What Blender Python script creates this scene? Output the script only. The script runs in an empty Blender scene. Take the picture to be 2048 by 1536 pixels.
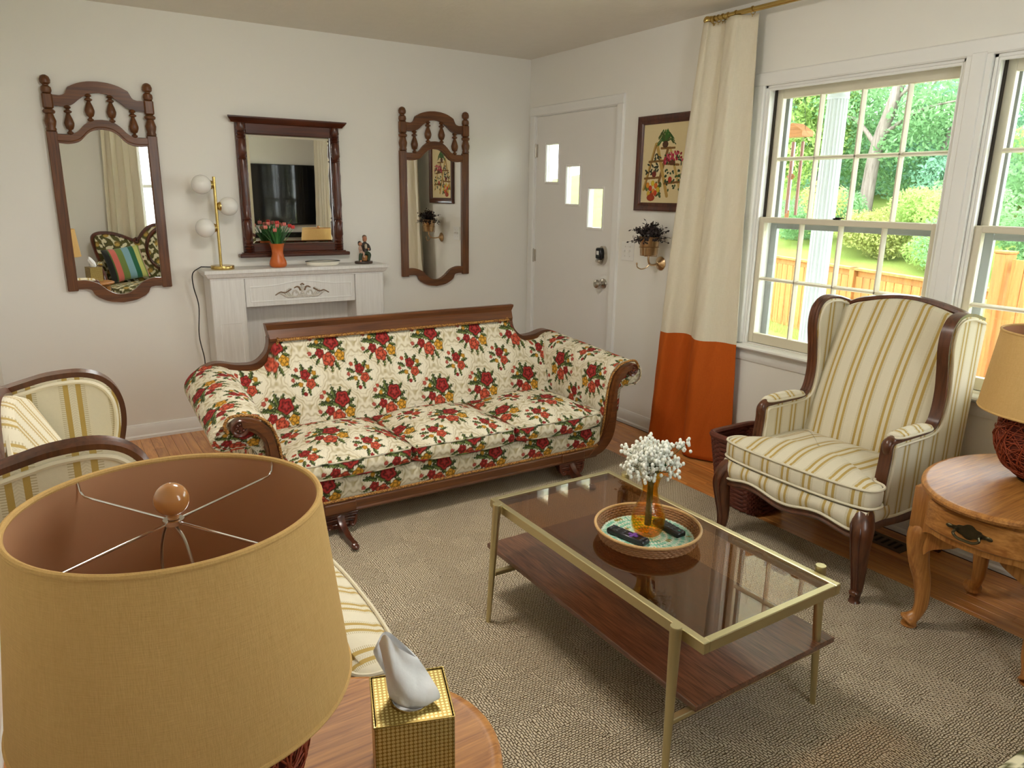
import bpy, math, random
import numpy as np
from mathutils import Vector, Matrix

sc = bpy.context.scene
COL = sc.collection
PI = math.pi


def S(r, g, b):
    f = lambda c: (c / 255 / 12.92) if c / 255 <= .04045 else ((c / 255 + .055) / 1.055) ** 2.4
    return (f(r), f(g), f(b))


# ------------------------------------------------------------------ camera
YAW, PITCH, ROLL, FPX = math.radians(57.314), math.radians(14.588), math.radians(.8775), 1447.76
CAM = Vector((-3.18198, -4.76910, 1.47577))
_f = Vector((math.cos(PITCH) * math.cos(YAW), math.cos(PITCH) * math.sin(YAW), -math.sin(PITCH)))
_r = _f.cross(Vector((0, 0, 1))).normalized()
_u = _r.cross(_f)
_r2 = _r * math.cos(ROLL) + _u * math.sin(ROLL)
_u2 = -_r * math.sin(ROLL) + _u * math.cos(ROLL)
cam_d = bpy.data.cameras.new('camera')
cam = bpy.data.objects.new('camera', cam_d)
COL.objects.link(cam)
cam_d.sensor_fit = 'HORIZONTAL'
cam_d.sensor_width = 36
cam_d.lens = FPX / 2048 * 36
cam_d.clip_start = .02
cam.matrix_world = Matrix(((_r2.x, _u2.x, -_f.x, CAM.x), (_r2.y, _u2.y, -_f.y, CAM.y), (_r2.z, _u2.z, -_f.z, CAM.z), (0, 0, 0, 1)))
sc.camera = cam

# ------------------------------------------------------------------ sky, exposure
SKY_STRENGTH = 1.0
EXPOSURE = 3.35
FILL_STRENGTH = 4.3  # emission of the added fill light under the ceiling
w = bpy.data.worlds.new('overcast_sky')
sc.world = w
w.use_nodes = True
_bg = w.node_tree.nodes['Background']
_bg.inputs['Color'].default_value = (.93, .97, 1.0, 1)
_bg.inputs['Strength'].default_value = SKY_STRENGTH
sc.view_settings.view_transform = 'Standard'
sc.view_settings.look = 'None'
sc.view_settings.gamma = 1
sc.view_settings.exposure = EXPOSURE
sc.view_settings.use_curve_mapping = False
sc.cycles.use_denoising = True
sc.cycles.use_adaptive_sampling = True
sc.cycles.adaptive_threshold = .06
sc.cycles.adaptive_min_samples = 16
sc.cycles.max_bounces = 9
sc.cycles.diffuse_bounces = 4
sc.cycles.glossy_bounces = 5
sc.cycles.transmission_bounces = 6
sc.cycles.transparent_max_bounces = 24
sc.cycles.sample_clamp_indirect = 6


def portal(name, loc, rot, sx, sy):
    l = bpy.data.lights.new(name, 'AREA')
    l.shape = 'RECTANGLE'
    l.size, l.size_y = sx, sy
    l.cycles.is_portal = True
    o = bpy.data.objects.new(name, l)
    COL.objects.link(o)
    o.location, o.rotation_euler = loc, rot


# light enters through the two right-hand windows and the window behind the camera
portal('window_portal', (.14, -2.64, 1.38), (0, PI / 2, 0), 1.36, 1.0)
portal('window_portal', (.14, -3.71, 1.38), (0, PI / 2, 0), 1.36, 1.0)
portal('window_portal', (-1.79, -5.24, 1.52), (PI / 2, 0, 0), .76, 1.50)
for _y, _z in ((-.295, 1.707), (-.551, 1.552), (-.810, 1.40)):
    portal('door_lite_portal', (.12, _y, _z), (0, PI / 2, 0), .30, .22)


# ------------------------------------------------------------------ node helper
class NT:
    def __init__(s, name, rough=.5, spec=None):
        s.m = bpy.data.materials.new(name)
        s.m.use_nodes = True
        s.t = s.m.node_tree
        s.b = s.t.nodes['Principled BSDF']
        s.out = s.t.nodes['Material Output']
        s.set('Roughness', rough)
        if spec is not None:
            s.set('Specular IOR Level', spec)

    def put(s, sock, v):
        if isinstance(v, bpy.types.NodeSocket):
            s.t.links.new(v, sock)
        elif isinstance(v, (tuple, list)) and len(v) == 3 and sock.type == 'RGBA':
            sock.default_value = (*v, 1)
        else:
            sock.default_value = v

    def set(s, name, v):
        s.put(s.b.inputs[name], v)

    def n(s, typ, **kw):
        nd = s.t.nodes.new(typ)
        for k, v in kw.items():
            setattr(nd, k, v)
        return nd

    def co(s, kind='Object'):
        return s.n('ShaderNodeTexCoord').outputs[kind]

    def vmul(s, v, k):
        nd = s.n('ShaderNodeVectorMath', operation='MULTIPLY')
        s.put(nd.inputs[0], v)
        nd.inputs[1].default_value = k
        return nd.outputs[0]

    def vadd(s, v, k):
        nd = s.n('ShaderNodeVectorMath', operation='ADD')
        s.put(nd.inputs[0], v)
        s.put(nd.inputs[1], k)
        return nd.outputs[0]

    def sep(s, v):
        nd = s.n('ShaderNodeSeparateXYZ')
        s.put(nd.inputs[0], v)
        return nd.outputs

    def math(s, op, a, b=None, c=None, clamp=False):
        nd = s.n('ShaderNodeMath', operation=op, use_clamp=clamp)
        for i, v in enumerate((a, b, c)):
            if v is not None:
                s.put(nd.inputs[i], v)
        return nd.outputs[0]

    def mix(s, fac, a, b, blend='MIX'):
        nd = s.n('ShaderNodeMix', data_type='RGBA', blend_type=blend)
        s.put(nd.inputs[0], fac)
        s.put(nd.inputs[6], a)
        s.put(nd.inputs[7], b)
        return nd.outputs[2]

    def noise(s, v, scale=5., detail=3., rough=.5, dist=0.):
        nd = s.n('ShaderNodeTexNoise')
        s.put(nd.inputs['Vector'], v)
        nd.inputs['Scale'].default_value = scale
        nd.inputs['Detail'].default_value = detail
        nd.inputs['Roughness'].default_value = rough
        nd.inputs['Distortion'].default_value = dist
        return nd.outputs['Fac']

    def ramp(s, f, stops):
        nd = s.n('ShaderNodeValToRGB')
        cr = nd.color_ramp
        while len(cr.elements) < len(stops):
            cr.elements.new(.5)
        for e, (p, c) in zip(cr.elements, stops):
            e.position = p
            e.color = (*c, 1) if len(c) == 3 else c
        s.put(nd.inputs[0], f)
        return nd.outputs[0]

    def bump(s, h, strength=.3, dist=.01):
        nd = s.n('ShaderNodeBump')
        nd.inputs['Strength'].default_value = strength
        nd.inputs['Distance'].default_value = dist
        s.put(nd.inputs['Height'], h)
        s.set('Normal', nd.outputs[0])


MAT = {}


def plain(name, col, rough=.5, metal=0., spec=None, coat=0., bump=0., bscale=200, var=0., vscale=8):
    t = NT(name, rough, spec)
    c = t.co()
    if var:
        nz = t.noise(c, vscale, 4)
        t.set('Base Color', t.mix(nz, tuple(x * (1 - var) for x in col), tuple(min(1, x * (1 + var)) for x in col)))
    else:
        t.set('Base Color', col)
    t.set('Metallic', metal)
    t.set('Coat Weight', coat)
    if bump:
        t.bump(t.noise(c, bscale, 3), bump, .004)
    MAT[name] = t.m
    return t.m


def wood(name, c1, c2, rough=.35, axis=0, scale=1., coat=0., rand=0., fine=.5, bump=.1):
    t = NT(name, rough)
    k = [14 * scale] * 3
    k[axis] = 1.1 * scale
    c = t.co()
    oi = t.n('ShaderNodeObjectInfo').outputs['Random']
    if rand:
        off = t.n('ShaderNodeCombineXYZ')
        for i in range(3):
            t.put(off.inputs[i], t.math('MULTIPLY', oi, 37.0 + 11 * i))
        c = t.vadd(c, off.outputs[0])
    v = t.vmul(c, tuple(k))
    n1 = t.noise(v, 1.6, 5, .6, 1.2)
    k2 = [k[i] * (9 if i != axis else 5) for i in range(3)]
    n2 = t.noise(t.vmul(c, tuple(k2)), 1., 2, .5, .2)
    f = t.math('ADD', t.math('MULTIPLY', n1, 1 - fine * .5), t.math('MULTIPLY', n2, fine * .5))
    col = t.ramp(f, [(.36, c1), (.64, c2)])
    if rand:
        hs = t.n('ShaderNodeHueSaturation')
        t.put(hs.inputs['Value'], t.math('ADD', 1 - rand * .5, t.math('MULTIPLY', oi, rand)))
        t.put(hs.inputs['Color'], col)
        col = hs.outputs[0]
    t.set('Base Color', col)
    t.set('Coat Weight', coat)
    t.set('Coat Roughness', .15)
    t.bump(n2, bump, .002)
    MAT[name] = t.m
    return t.m


# ------------------------------------------------------------------ mesh helper
class MB:
    """collects vertices, faces, uv and colour and links them as one mesh object"""

    def __init__(s):
        s.v, s.f, s.uv, s.col, s.n = [], [], [], [], 0
        s.has_uv = s.has_col = False

    def add(s, VF, uv=None, col=None, T=None):
        V, F = VF[0], VF[1]
        if len(VF) > 2 and uv is None:
            uv = VF[2]
        V = np.asarray(V, float).reshape(-1, 3)
        if T is not None:
            M = np.array(T)
            V = V @ M[:3, :3].T + M[:3, 3]
        s.v.append(V)
        if isinstance(F, np.ndarray):
            s.f.append(F + s.n)
        else:
            by = {}
            for q in F:
                by.setdefault(len(q), []).append(q)
            for q in by.values():
                s.f.append(np.asarray(q, int) + s.n)
        s.uv.append(np.zeros((len(V), 2)) if uv is None else np.asarray(uv, float))
        s.has_uv |= uv is not None
        s.col.append(np.ones((len(V), 3)) if col is None else np.broadcast_to(np.asarray(col, float), (len(V), 3)))
        s.has_col |= col is not None
        s.n += len(V)
        return s

    def build(s, name, mat, parent=None, smooth=40, label=None, cat=None, group=None, kind=None):
        V = np.concatenate(s.v)
        if parent is not None:
            p = parent
            while p is not None:
                V = V - np.array(p.location)
                p = p.parent
        me = bpy.data.meshes.new(name)
        me.vertices.add(len(V))
        me.vertices.foreach_set('co', V.astype(np.float32).ravel())
        idx = np.concatenate([q.ravel() for q in s.f])
        tot = np.concatenate([np.full(len(q), q.shape[1]) for q in s.f])
        me.loops.add(len(idx))
        me.loops.foreach_set('vertex_index', idx.astype(np.int32))
        me.polygons.add(len(tot))
        me.polygons.foreach_set('loop_start', np.concatenate([[0], np.cumsum(tot)[:-1]]).astype(np.int32))
        me.update(calc_edges=True)
        if s.has_uv:
            l = me.uv_layers.new(name='UVMap')
            l.data.foreach_set('uv', np.concatenate(s.uv)[idx].astype(np.float32).ravel())
        if s.has_col:
            a = me.color_attributes.new('Col', 'FLOAT_COLOR', 'POINT')
            c = np.concatenate(s.col)
            a.data.foreach_set('color', np.hstack([c, np.ones((len(c), 1))]).astype(np.float32).ravel())
        me.validate()
        me.polygons.foreach_set('use_smooth', [smooth > 0] * len(me.polygons))
        if 0 < smooth < 180:
            me.set_sharp_from_angle(angle=math.radians(smooth))
        if mat is not None:
            me.materials.append(MAT[mat] if isinstance(mat, str) else mat)
        o = bpy.data.objects.new(name, me)
        COL.objects.link(o)
        if parent is not None:
            o.parent = parent
        tag(o, label, cat, group, kind)
        return o


def tag(o, label=None, cat=None, group=None, kind=None):
    for k, v in (('label', label), ('category', cat), ('group', group), ('kind', kind)):
        if v:
            o[k] = v
    return o


def thing(name, label, cat, loc=(0, 0, 0), rz=0, group=None):
    o = bpy.data.objects.new(name, None)
    COL.objects.link(o)
    o.location = loc
    o.rotation_euler = (0, 0, rz)
    return tag(o, label, cat, group)


def one(VF, name, mat, parent=None, **kw):
    m = MB()
    m.add(VF)
    return m.build(name, mat, parent, **kw)


def copy_tree(o, parent=None):
    c = o.copy()
    COL.objects.link(c)
    c.parent = parent
    for ch in o.children:
        copy_tree(ch, c)
    return c


def cbox(c, s, b=.003):
    """chamfered box, centre c, size s"""
    h = [x / 2 for x in s]
    b = min(b, *(x * .49 for x in h))
    V, id_ = [], {}
    for sx in (-1, 1):
        for sy in (-1, 1):
            for sz in (-1, 1):
                for k in range(3):
                    p = [sx * h[0], sy * h[1], sz * h[2]]
                    for j in range(3):
                        if j != k:
                            p[j] -= (sx, sy, sz)[j] * b
                    id_[(sx, sy, sz, k)] = len(V)
                    V.append([p[i] + c[i] for i in range(3)])
    F = []

    def face(q):
        P = [np.array(V[i]) - np.array(c) for i in q]
        n = np.cross(P[1] - P[0], P[2] - P[0])
        F.append(tuple(q) if np.dot(n, sum(P)) > 0 else tuple(reversed(q)))

    for k in range(3):
        i, j = [a for a in range(3) if a != k]
        for s_ in (-1, 1):
            q = []
            for a, b_ in ((-1, -1), (1, -1), (1, 1), (-1, 1)):
                t = [0, 0, 0]
                t[k], t[i], t[j] = s_, a, b_
                q.append(id_[(*t, k)])
            face(q)
        for a in (-1, 1):
            for b_ in (-1, 1):
                q = []
                for s_, kk in ((-1, i), (1, i), (1, j), (-1, j)):
                    t = [0, 0, 0]
                    t[k], t[i], t[j] = s_, a, b_
                    q.append(id_[(*t, kk)])
                face(q)
    for sx in (-1, 1):
        for sy in (-1, 1):
            for sz in (-1, 1):
                face([id_[(sx, sy, sz, k)] for k in range(3)])
    return V, F


def bx(x0, x1, y0, y1, z0, z1, b=.003):
    return cbox(((x0 + x1) / 2, (y0 + y1) / 2, (z0 + z1) / 2), (abs(x1 - x0), abs(y1 - y0), abs(z1 - z0)), b)


def quadgrid(nu, nv, wu=False, wv=False):
    iu = np.arange(nu if wu else nu - 1)
    iv = np.arange(nv if wv else nv - 1)
    a, b = np.meshgrid(iu, iv, indexing='ij')
    a1, b1 = (a + 1) % nu, (b + 1) % nv
    return np.stack([a * nv + b, a1 * nv + b, a1 * nv + b1, a * nv + b1], -1).reshape(-1, 4)


def grid(nu, nv, fn, flip=False):
    u, v = np.meshgrid(np.linspace(0, 1, nu), np.linspace(0, 1, nv), indexing='ij')
    x, y, z = fn(u, v)
    V = np.stack([np.broadcast_to(q, u.shape) for q in (x, y, z)], -1).reshape(-1, 3)
    F = quadgrid(nu, nv)
    return V, (F[:, ::-1].copy() if flip else F)


def lathe(prof, n=32, c=(0, 0, 0), sx=1., sy=1.):
    p = np.array(prof, float)
    a = np.linspace(0, 2 * PI, n, endpoint=False)
    r = np.maximum(p[:, 0], 1e-5)
    V = np.stack([np.outer(r, np.cos(a)) * sx + c[0], np.outer(r, np.sin(a)) * sy + c[1], np.repeat(p[:, 1:2], n, 1) + c[2]], -1).reshape(-1, 3)
    return V, quadgrid(len(p), n, False, True)[:, ::-1].copy()


def spline(pts, n, closed=False):
    P = np.array(pts, float)
    if closed:
        P = np.vstack([P[-1], P, P[0], P[1]])
    else:
        P = np.vstack([2 * P[0] - P[1], P, 2 * P[-1] - P[-2]])
    m = len(P) - 3
    t = np.linspace(0, m, n, endpoint=not closed)
    i = np.minimum(t.astype(int), m - 1)
    f = (t - i)[:, None]
    a, b, c, d = P[i], P[i + 1], P[i + 2], P[i + 3]
    Q = .5 * (2 * b + (c - a) * f + (2 * a - 5 * b + 4 * c - d) * f ** 2 + (3 * b - a - 3 * c + d) * f ** 3)
    return Q


def _frames(P, closed, up=None):
    P = np.array(P, float)
    if closed:
        T = np.roll(P, -1, 0) - np.roll(P, 1, 0)
    else:
        T = np.gradient(P, axis=0)
    T /= np.linalg.norm(T, axis=1)[:, None] + 1e-12
    if up is not None:
        A = np.cross(T, np.asarray(up, float))
        A /= np.linalg.norm(A, axis=1)[:, None] + 1e-9
        return P, T, A, np.cross(A, T)
    ref = np.array([0, 0, 1.]) if abs(T[0][2]) < .9 else np.array([1., 0, 0])
    a = np.cross(T[0], ref)
    a /= np.linalg.norm(a)
    A = [a]
    for k in range(1, len(P)):
        a = A[-1] - T[k] * np.dot(A[-1], T[k])
        a /= np.linalg.norm(a) + 1e-12
        A.append(a)
    A = np.array(A)
    return P, T, A, np.cross(A, T)


def sweep(P, prof, closed=False, up=None, scale=None, caps=True, uvlen=False):
    """profile points (a,b): a along the side vector, b along the up vector"""
    P, T, A, B = _frames(P, closed, up)
    q = np.array(prof, float)
    k = np.ones(len(P)) if scale is None else np.broadcast_to(np.asarray(scale, float), (len(P),))
    V = P[:, None] + k[:, None, None] * (q[None, :, 0:1] * A[:, None] + q[None, :, 1:2] * B[:, None])
    m = len(q)
    F = [tuple(r) for r in quadgrid(len(P), m, closed, True)]
    if caps and not closed:
        F.append(tuple(range(m))[::-1])
        F.append(tuple((len(P) - 1) * m + i for i in range(m)))
    return V.reshape(-1, 3), F


def ring2(n, r=1., rb=None):
    a = np.linspace(0, 2 * PI, n, endpoint=False)
    return np.stack([r * np.cos(a), (rb or r) * np.sin(a)], -1)


def tube(P, r, n=8, closed=False, caps=True):
    r = np.asarray(r, float)
    if r.ndim == 0:
        r = np.full(len(P), float(r))
    return sweep(P, ring2(n), closed, None, r, caps)


def extrude(poly, d0, d1, plane='xz'):
    p = np.array(poly, float)
    n = len(p)

    def at(d):
        if plane == 'xz':
            return np.stack([p[:, 0], np.full(n, d), p[:, 1]], -1)
        if plane == 'yz':
            return np.stack([np.full(n, d), p[:, 0], p[:, 1]], -1)
        return np.stack([p[:, 0], p[:, 1], np.full(n, d)], -1)

    F = [tuple(range(n)), tuple(range(2 * n - 1, n - 1, -1))]
    F += [(i, i + n, (i + 1) % n + n, (i + 1) % n) for i in range(n)]
    area = .5 * sum(p[i][0] * p[(i + 1) % n][1] - p[(i + 1) % n][0] * p[i][1] for i in range(n))
    sgn = {'xz': 1, 'yz': -1, 'xy': -1}[plane] * (1 if d1 > d0 else -1) * (1 if area > 0 else -1)
    if sgn < 0:
        F = [tuple(reversed(q)) for q in F]
    return np.vstack([at(d0), at(d1)]), F


def band(A, B, d0, d1, plane='xz'):
    """closed strip between two open curves of equal length"""
    return extrude(list(map(tuple, A)) + list(map(tuple, B))[::-1], d0, d1, plane)


def strip(A, B, d0, d1, plane='xz'):
    """same as band but built from quads (for long concave strips)"""
    A, B = np.array(A, float), np.array(B, float)
    n = len(A)

    def at(p, d):
        z = np.full(n, d)
        return {'xz': np.stack([p[:, 0], z, p[:, 1]], -1), 'yz': np.stack([z, p[:, 0], p[:, 1]], -1), 'xy': np.stack([p[:, 0], p[:, 1], z], -1)}[plane]

    V = np.stack([at(A, d0), at(A, d1), at(B, d1), at(B, d0)], 1).reshape(-1, 3)
    F = [tuple(q) for q in quadgrid(n, 4, False, True)]
    F += [(0, 1, 2, 3), tuple((n - 1) * 4 + i for i in (3, 2, 1, 0))]
    return V, F


def ball(c, r, nu=16, nv=12):
    r = np.broadcast_to(np.asarray(r, float), (3,))
    t = np.linspace(0, PI, nv)
    a = np.linspace(0, 2 * PI, nu, endpoint=False)
    V = np.stack([np.outer(np.sin(t), np.cos(a)) * r[0] + c[0], np.outer(np.sin(t), np.sin(a)) * r[1] + c[1], np.repeat(-np.cos(t)[:, None], nu, 1) * r[2] + c[2]], -1).reshape(-1, 3)
    return V, quadgrid(nv, nu, False, True)[:, ::-1].copy()


def Rz(a, loc=(0, 0, 0)):
    return Matrix.Translation(loc) @ Matrix.Rotation(a, 4, 'Z')


def pillow(outline, z0, z1, crown, r=.02, ncore=10, crown_b=0., uvk=1., wrap=(1, 1)):
    """soft cushion from a closed plan outline (k,2); returns V,F,uv"""
    O = np.array(outline, float)
    ctr = O.mean(0)
    nxt, prv = np.roll(O, -1, 0), np.roll(O, 1, 0)
    t = nxt - prv
    t /= np.linalg.norm(t, axis=1)[:, None]
    nrm = np.stack([t[:, 1], -t[:, 0]], -1)
    if np.sum((O - ctr) * nrm) < 0:
        nrm = -nrm
    rings, uvs = [], []
    h = z1 - z0
    cz = lambda s, cr: cr * (1 - s ** 2.5)
    for s in np.linspace(.02, 1, ncore):
        p = ctr + (O - nrm * r - ctr) * s
        rings.append(np.column_stack([p, np.full(len(p), z0 - cz(s, crown_b))]))
        uvs.append(p)
    for a in np.linspace(-PI / 2, 0, 5)[1:]:
        p = O - nrm * r + nrm * r * math.cos(a)
        rings.append(np.column_stack([p, np.full(len(p), z0 + r + r * math.sin(a))]))
        uvs.append(p + nrm * np.array(wrap) * (z1 - rings[-1][0][2]))
    for a in np.linspace(0, PI / 2, 5):
        p = O - nrm * r + nrm * r * math.cos(a)
        rings.append(np.column_stack([p, np.full(len(p), z1 - r + r * math.sin(a))]))
        uvs.append(p + nrm * np.array(wrap) * (z1 - rings[-1][0][2]))
    for s in np.linspace(1, .02, ncore)[1:]:
        p = ctr + (O - nrm * r - ctr) * s
        rings.append(np.column_stack([p, np.full(len(p), z1 + cz(s, crown))]))
        uvs.append(p)
    V = np.concatenate(rings)
    F = quadgrid(len(rings), len(O), False, True)
    # make normals point outwards
    a, b, c = V[F[len(F) // 2][0]], V[F[len(F) // 2][1]], V[F[len(F) // 2][2]]
    return V, F, np.concatenate(uvs) * uvk


def wall_grid(u0, u1, v0, v1, holes):
    """rectangles covering [u0,u1]x[v0,v1] minus holes (u0,u1,v0,v1)"""
    us = sorted({u0, u1, *[h[0] for h in holes], *[h[1] for h in holes]})
    vs = sorted({v0, v1, *[h[2] for h in holes], *[h[3] for h in holes]})
    out = []
    for a, b in zip(us[:-1], us[1:]):
        for c, d in zip(vs[:-1], vs[1:]):
            m, k = (a + b) / 2, (c + d) / 2
            if not any(h[0] < m < h[1] and h[2] < k < h[3] for h in holes):
                out.append((a, b, c, d))
    return out


def slab_holes(axis, t0, t1, u0, u1, v0, v1, holes):
    """flat slab with rectangular openings; axis 0: plane x, u=y, v=z; axis 1: plane y, u=x, v=z"""
    us = sorted({u0, u1, *[h[0] for h in holes], *[h[1] for h in holes]})
    vs = sorted({v0, v1, *[h[2] for h in holes], *[h[3] for h in holes]})
    nu, nv = len(us), len(vs)
    solid = lambda i, j: 0 <= i < nu - 1 and 0 <= j < nv - 1 and not any(h[0] < (us[i] + us[i + 1]) / 2 < h[1] and h[2] < (vs[j] + vs[j + 1]) / 2 < h[3] for h in holes)
    V = []
    for t in (t0, t1):
        for a in us:
            for b in vs:
                V.append((t, a, b) if axis == 0 else (a, t, b))
    I = lambda k, i, j: k * nu * nv + i * nv + j
    F = []
    for i in range(nu - 1):
        for j in range(nv - 1):
            if not solid(i, j):
                continue
            q = [(i, j), (i + 1, j), (i + 1, j + 1), (i, j + 1)]
            F.append(tuple(I(0, *p) for p in q))
            F.append(tuple(I(1, *p) for p in reversed(q)))
            for (di, dj), (p, r_) in zip(((0, -1), (1, 0), (0, 1), (-1, 0)), ((0, 1), (1, 2), (2, 3), (3, 0))):
                if not solid(i + di, j + dj):
                    F.append((I(0, *q[r_]), I(0, *q[p]), I(1, *q[p]), I(1, *q[r_])))
    return V, F

# ------------------------------------------------------------------ materials
plain('wall_paint', S(238, 235, 227), .6, bump=.05, bscale=60, var=.02, vscale=2)
plain('ceiling_paint', S(238, 233, 222), .8, bump=.35, bscale=45, var=.03, vscale=14)
plain('trim_paint', S(238, 237, 233), .38, var=.015)
plain('door_paint', S(236, 233, 228), .42)
plain('sash_paint', S(218, 210, 188), .45, var=.06, vscale=5)
plain('dark_gap', S(50, 42, 32), .8)
plain('storm_frame', S(150, 154, 154), .4, .3)
plain('black_plastic', S(22, 22, 24), .32)
plain('black_metal', S(30, 29, 28), .35, .7)
plain('brass', S(203, 176, 108), .25, 1.)
plain('champagne_metal', S(206, 194, 152), .38, 1.)
plain('satin_nickel', S(190, 184, 174), .3, 1.)
plain('chrome', S(222, 222, 220), .12, 1.)
plain('antique_brass', S(92, 84, 62), .35, .9, var=.3, vscale=60)
plain('rose_gold', S(205, 176, 138), .3, 1.)
wood('floor_oak', S(180, 110, 50), S(226, 160, 90), .3, 1, 1., .25, .35, .6, .05)
plain('subfloor', S(60, 34, 18), .8)
wood('walnut', S(72, 39, 14), S(124, 74, 32), .45, 2, 1., .15, 0, .7, .15)
wood('walnut_h', S(72, 39, 14), S(124, 74, 32), .45, 0, 1., .15, 0, .7, .15)
wood('mahogany', S(54, 22, 11), S(96, 44, 23), .28, 2, 1., .3, 0, .5, .08)
wood('mahogany_h', S(54, 22, 11), S(96, 44, 23), .28, 0, 1., .3, 0, .5, .08)
wood('sofa_wood', S(74, 38, 15), S(116, 67, 30), .36, 0, .9, .2, 0, .6, .12)
wood('chair_wood', S(66, 35, 18), S(106, 60, 34), .33, 2, 1., .2, 0, .5, .08)
wood('oak_furniture', S(150, 92, 40), S(198, 138, 72), .38, 2, 1.3, .12, 0, .8, .12)
wood('oak_drawer', S(150, 92, 40), S(198, 138, 72), .38, 1, 1.3, .12, 0, .8, .12)
wood('oak_top', S(142, 84, 34), S(202, 140, 70), .46, 0, 1.8, .05, 0, .8, .12)
wood('shelf_walnut', S(64, 38, 26), S(128, 86, 64), .3, 1, 2.2, .2, 0, 1., .08)
wood('whitewash', S(224, 221, 216), S(236, 234, 230), .55, 2, 1., 0, 0, 1., .15)
wood('fence_cedar', S(140, 88, 34), S(174, 118, 56), .8, 2, .6, 0, .3, .5, .2)
wood('chime_wood', S(150, 96, 58), S(196, 140, 92), .7, 1, 2.)
plain('whitewash_line', S(244, 243, 240), .5)
plain('carving', S(206, 200, 190), .5, var=.25, vscale=70)
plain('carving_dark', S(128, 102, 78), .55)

# clear window glass, smoked table glass, amber glass: thin tinted sheet with a mirror reflection by fresnel


def thin_glass(name, tint, ior=1.5, rough=0., bump=0., minfac=None):
    t = NT(name)
    tr = t.n('ShaderNodeBsdfTransparent')
    tr.inputs['Color'].default_value = (*tint, 1)
    gl = t.n('ShaderNodeBsdfGlossy')
    gl.inputs['Roughness'].default_value = rough
    r0 = ((ior - 1) / (ior + 1)) ** 2
    lw = t.n('ShaderNodeLayerWeight')
    if bump:
        b = t.n('ShaderNodeBump')
        b.inputs['Strength'].default_value = bump
        b.inputs['Distance'].default_value = .004
        t.put(b.inputs['Height'], t.noise(t.co(), 90, 2))
        t.put(gl.inputs['Normal'], b.outputs[0])
        t.put(lw.inputs['Normal'], b.outputs[0])
    fac = t.math('ADD', r0, t.math('MULTIPLY', t.math('POWER', lw.outputs['Facing'], 5.), 1 - r0))
    mx = t.n('ShaderNodeMixShader')
    t.put(mx.inputs[0], fac)
    t.put(mx.inputs[1], tr.outputs[0])
    t.put(mx.inputs[2], gl.outputs[0])
    t.put(t.out.inputs['Surface'], mx.outputs[0])
    MAT[name] = t.m


thin_glass('window_glass', (.97, .985, .98), 1.35)
thin_glass('smoked_glass', (.70, .50, .33), 2.0)
thin_glass('amber_glass', (.99, .78, .24), 1.7, .03, .8)
plain('mirror_silver', (.86, .87, .86), 0., 1.)


# ------------------------------------------------------------------ room shell
XL, YF, ZC = -3.46, -5.08, 2.44
W1 = (-3.12, -2.15, .715, 2.03)       # window openings on the right wall: y0,y1,z0,z1
W2 = (-4.19, -3.22, .715, 2.03)
DOOR = (-1.013, -.089, -.02, 2.042)
WF = (-2.14, -1.44, .78, 2.26)       # window behind the camera: x0,x1,z0,z1

floor = one(bx(XL - .12, .16, YF - .12, .12, -.12, -.009, 0), 'floor', 'subfloor', kind='structure', smooth=0)
plank_me = None
random.seed(5)
PW = .0572
RUG = (-2.92, -.468, -4.62, -1.50)
for i in range(61):
    x0 = XL + i * PW
    if x0 + PW > 0:
        break
    y = YF
    while y < -.001:
        L = random.choice((.55, .75, .95, 1.2, 1.5))
        if y == YF:
            L *= random.uniform(.3, 1)
        y1 = min(y + L, 0.)
        if 0 - y1 < .25:
            y1 = 0.
        if not (x0 > RUG[0] + .05 and x0 + PW < RUG[1] - .05 and y > RUG[2] and y1 < RUG[3] - .03) and y1 > -4.6:
            if plank_me is None:
                p = one(cbox((0, 0, -.0045), (PW - .0008, 1, .009), .0011), 'plank', 'floor_oak', floor, smooth=0)
                plank_me = p.data
            else:
                p = bpy.data.objects.new('plank', plank_me)
                COL.objects.link(p)
                p.parent = floor
            p.location = (x0 + PW / 2, (y + y1) / 2, 0)
            p.scale = (1, y1 - y - .0006, 1)
        y = y1

one(bx(XL - .12, .16, YF - .12, .12, ZC, ZC + .1, 0), 'ceiling', 'ceiling_paint', kind='structure', smooth=0)
one(slab_holes(1, 0, .12, XL - .12, .16, -.12, ZC, []), 'wall_back', 'wall_paint', kind='structure', smooth=0)
one(slab_holes(0, XL, XL - .12, YF, 0, -.12, ZC, []), 'wall_left', 'wall_paint', kind='structure', smooth=0)
one(slab_holes(1, YF, YF - .14, XL - .12, .16, -.12, ZC, [WF]), 'wall_front', 'wall_paint', kind='structure', smooth=0)
one(slab_holes(0, 0, .16, YF, 0, -.12, ZC, [W1, W2, DOOR]), 'wall_right', 'wall_paint', kind='structure', smooth=0)

# baseboards: board with a small cap and a shoe moulding
BB = [(0, 0), (.021, 0), (.021, .016), (.014, .024), (.013, .070), (.009, .078), (.006, .088), (0, .090)]


def baseboard(name, p0, p1, nrm):
    p0, p1 = np.array(p0), np.array(p1)
    V = np.array([[*(p + np.array(nrm) * a), z] for p in (p0, p1) for a, z in BB])
    m = len(BB)
    F = [(i, (i + 1) % m, (i + 1) % m + m, i + m) for i in range(m)] + [tuple(range(m)), tuple(range(2 * m - 1, m - 1, -1))]
    one((V, F), name, 'trim_paint', kind='structure', smooth=30)


baseboard('baseboard_back', (XL + .022, 0), (-.022, 0), (0, -1))
baseboard('baseboard_left', (XL, YF + .022), (XL, 0), (1, 0))
baseboard('baseboard_right', (0, YF + .022), (0, -1.078), (-1, 0))
baseboard('baseboard_front', (XL + .022, YF), (-.022, YF), (0, 1))

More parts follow.
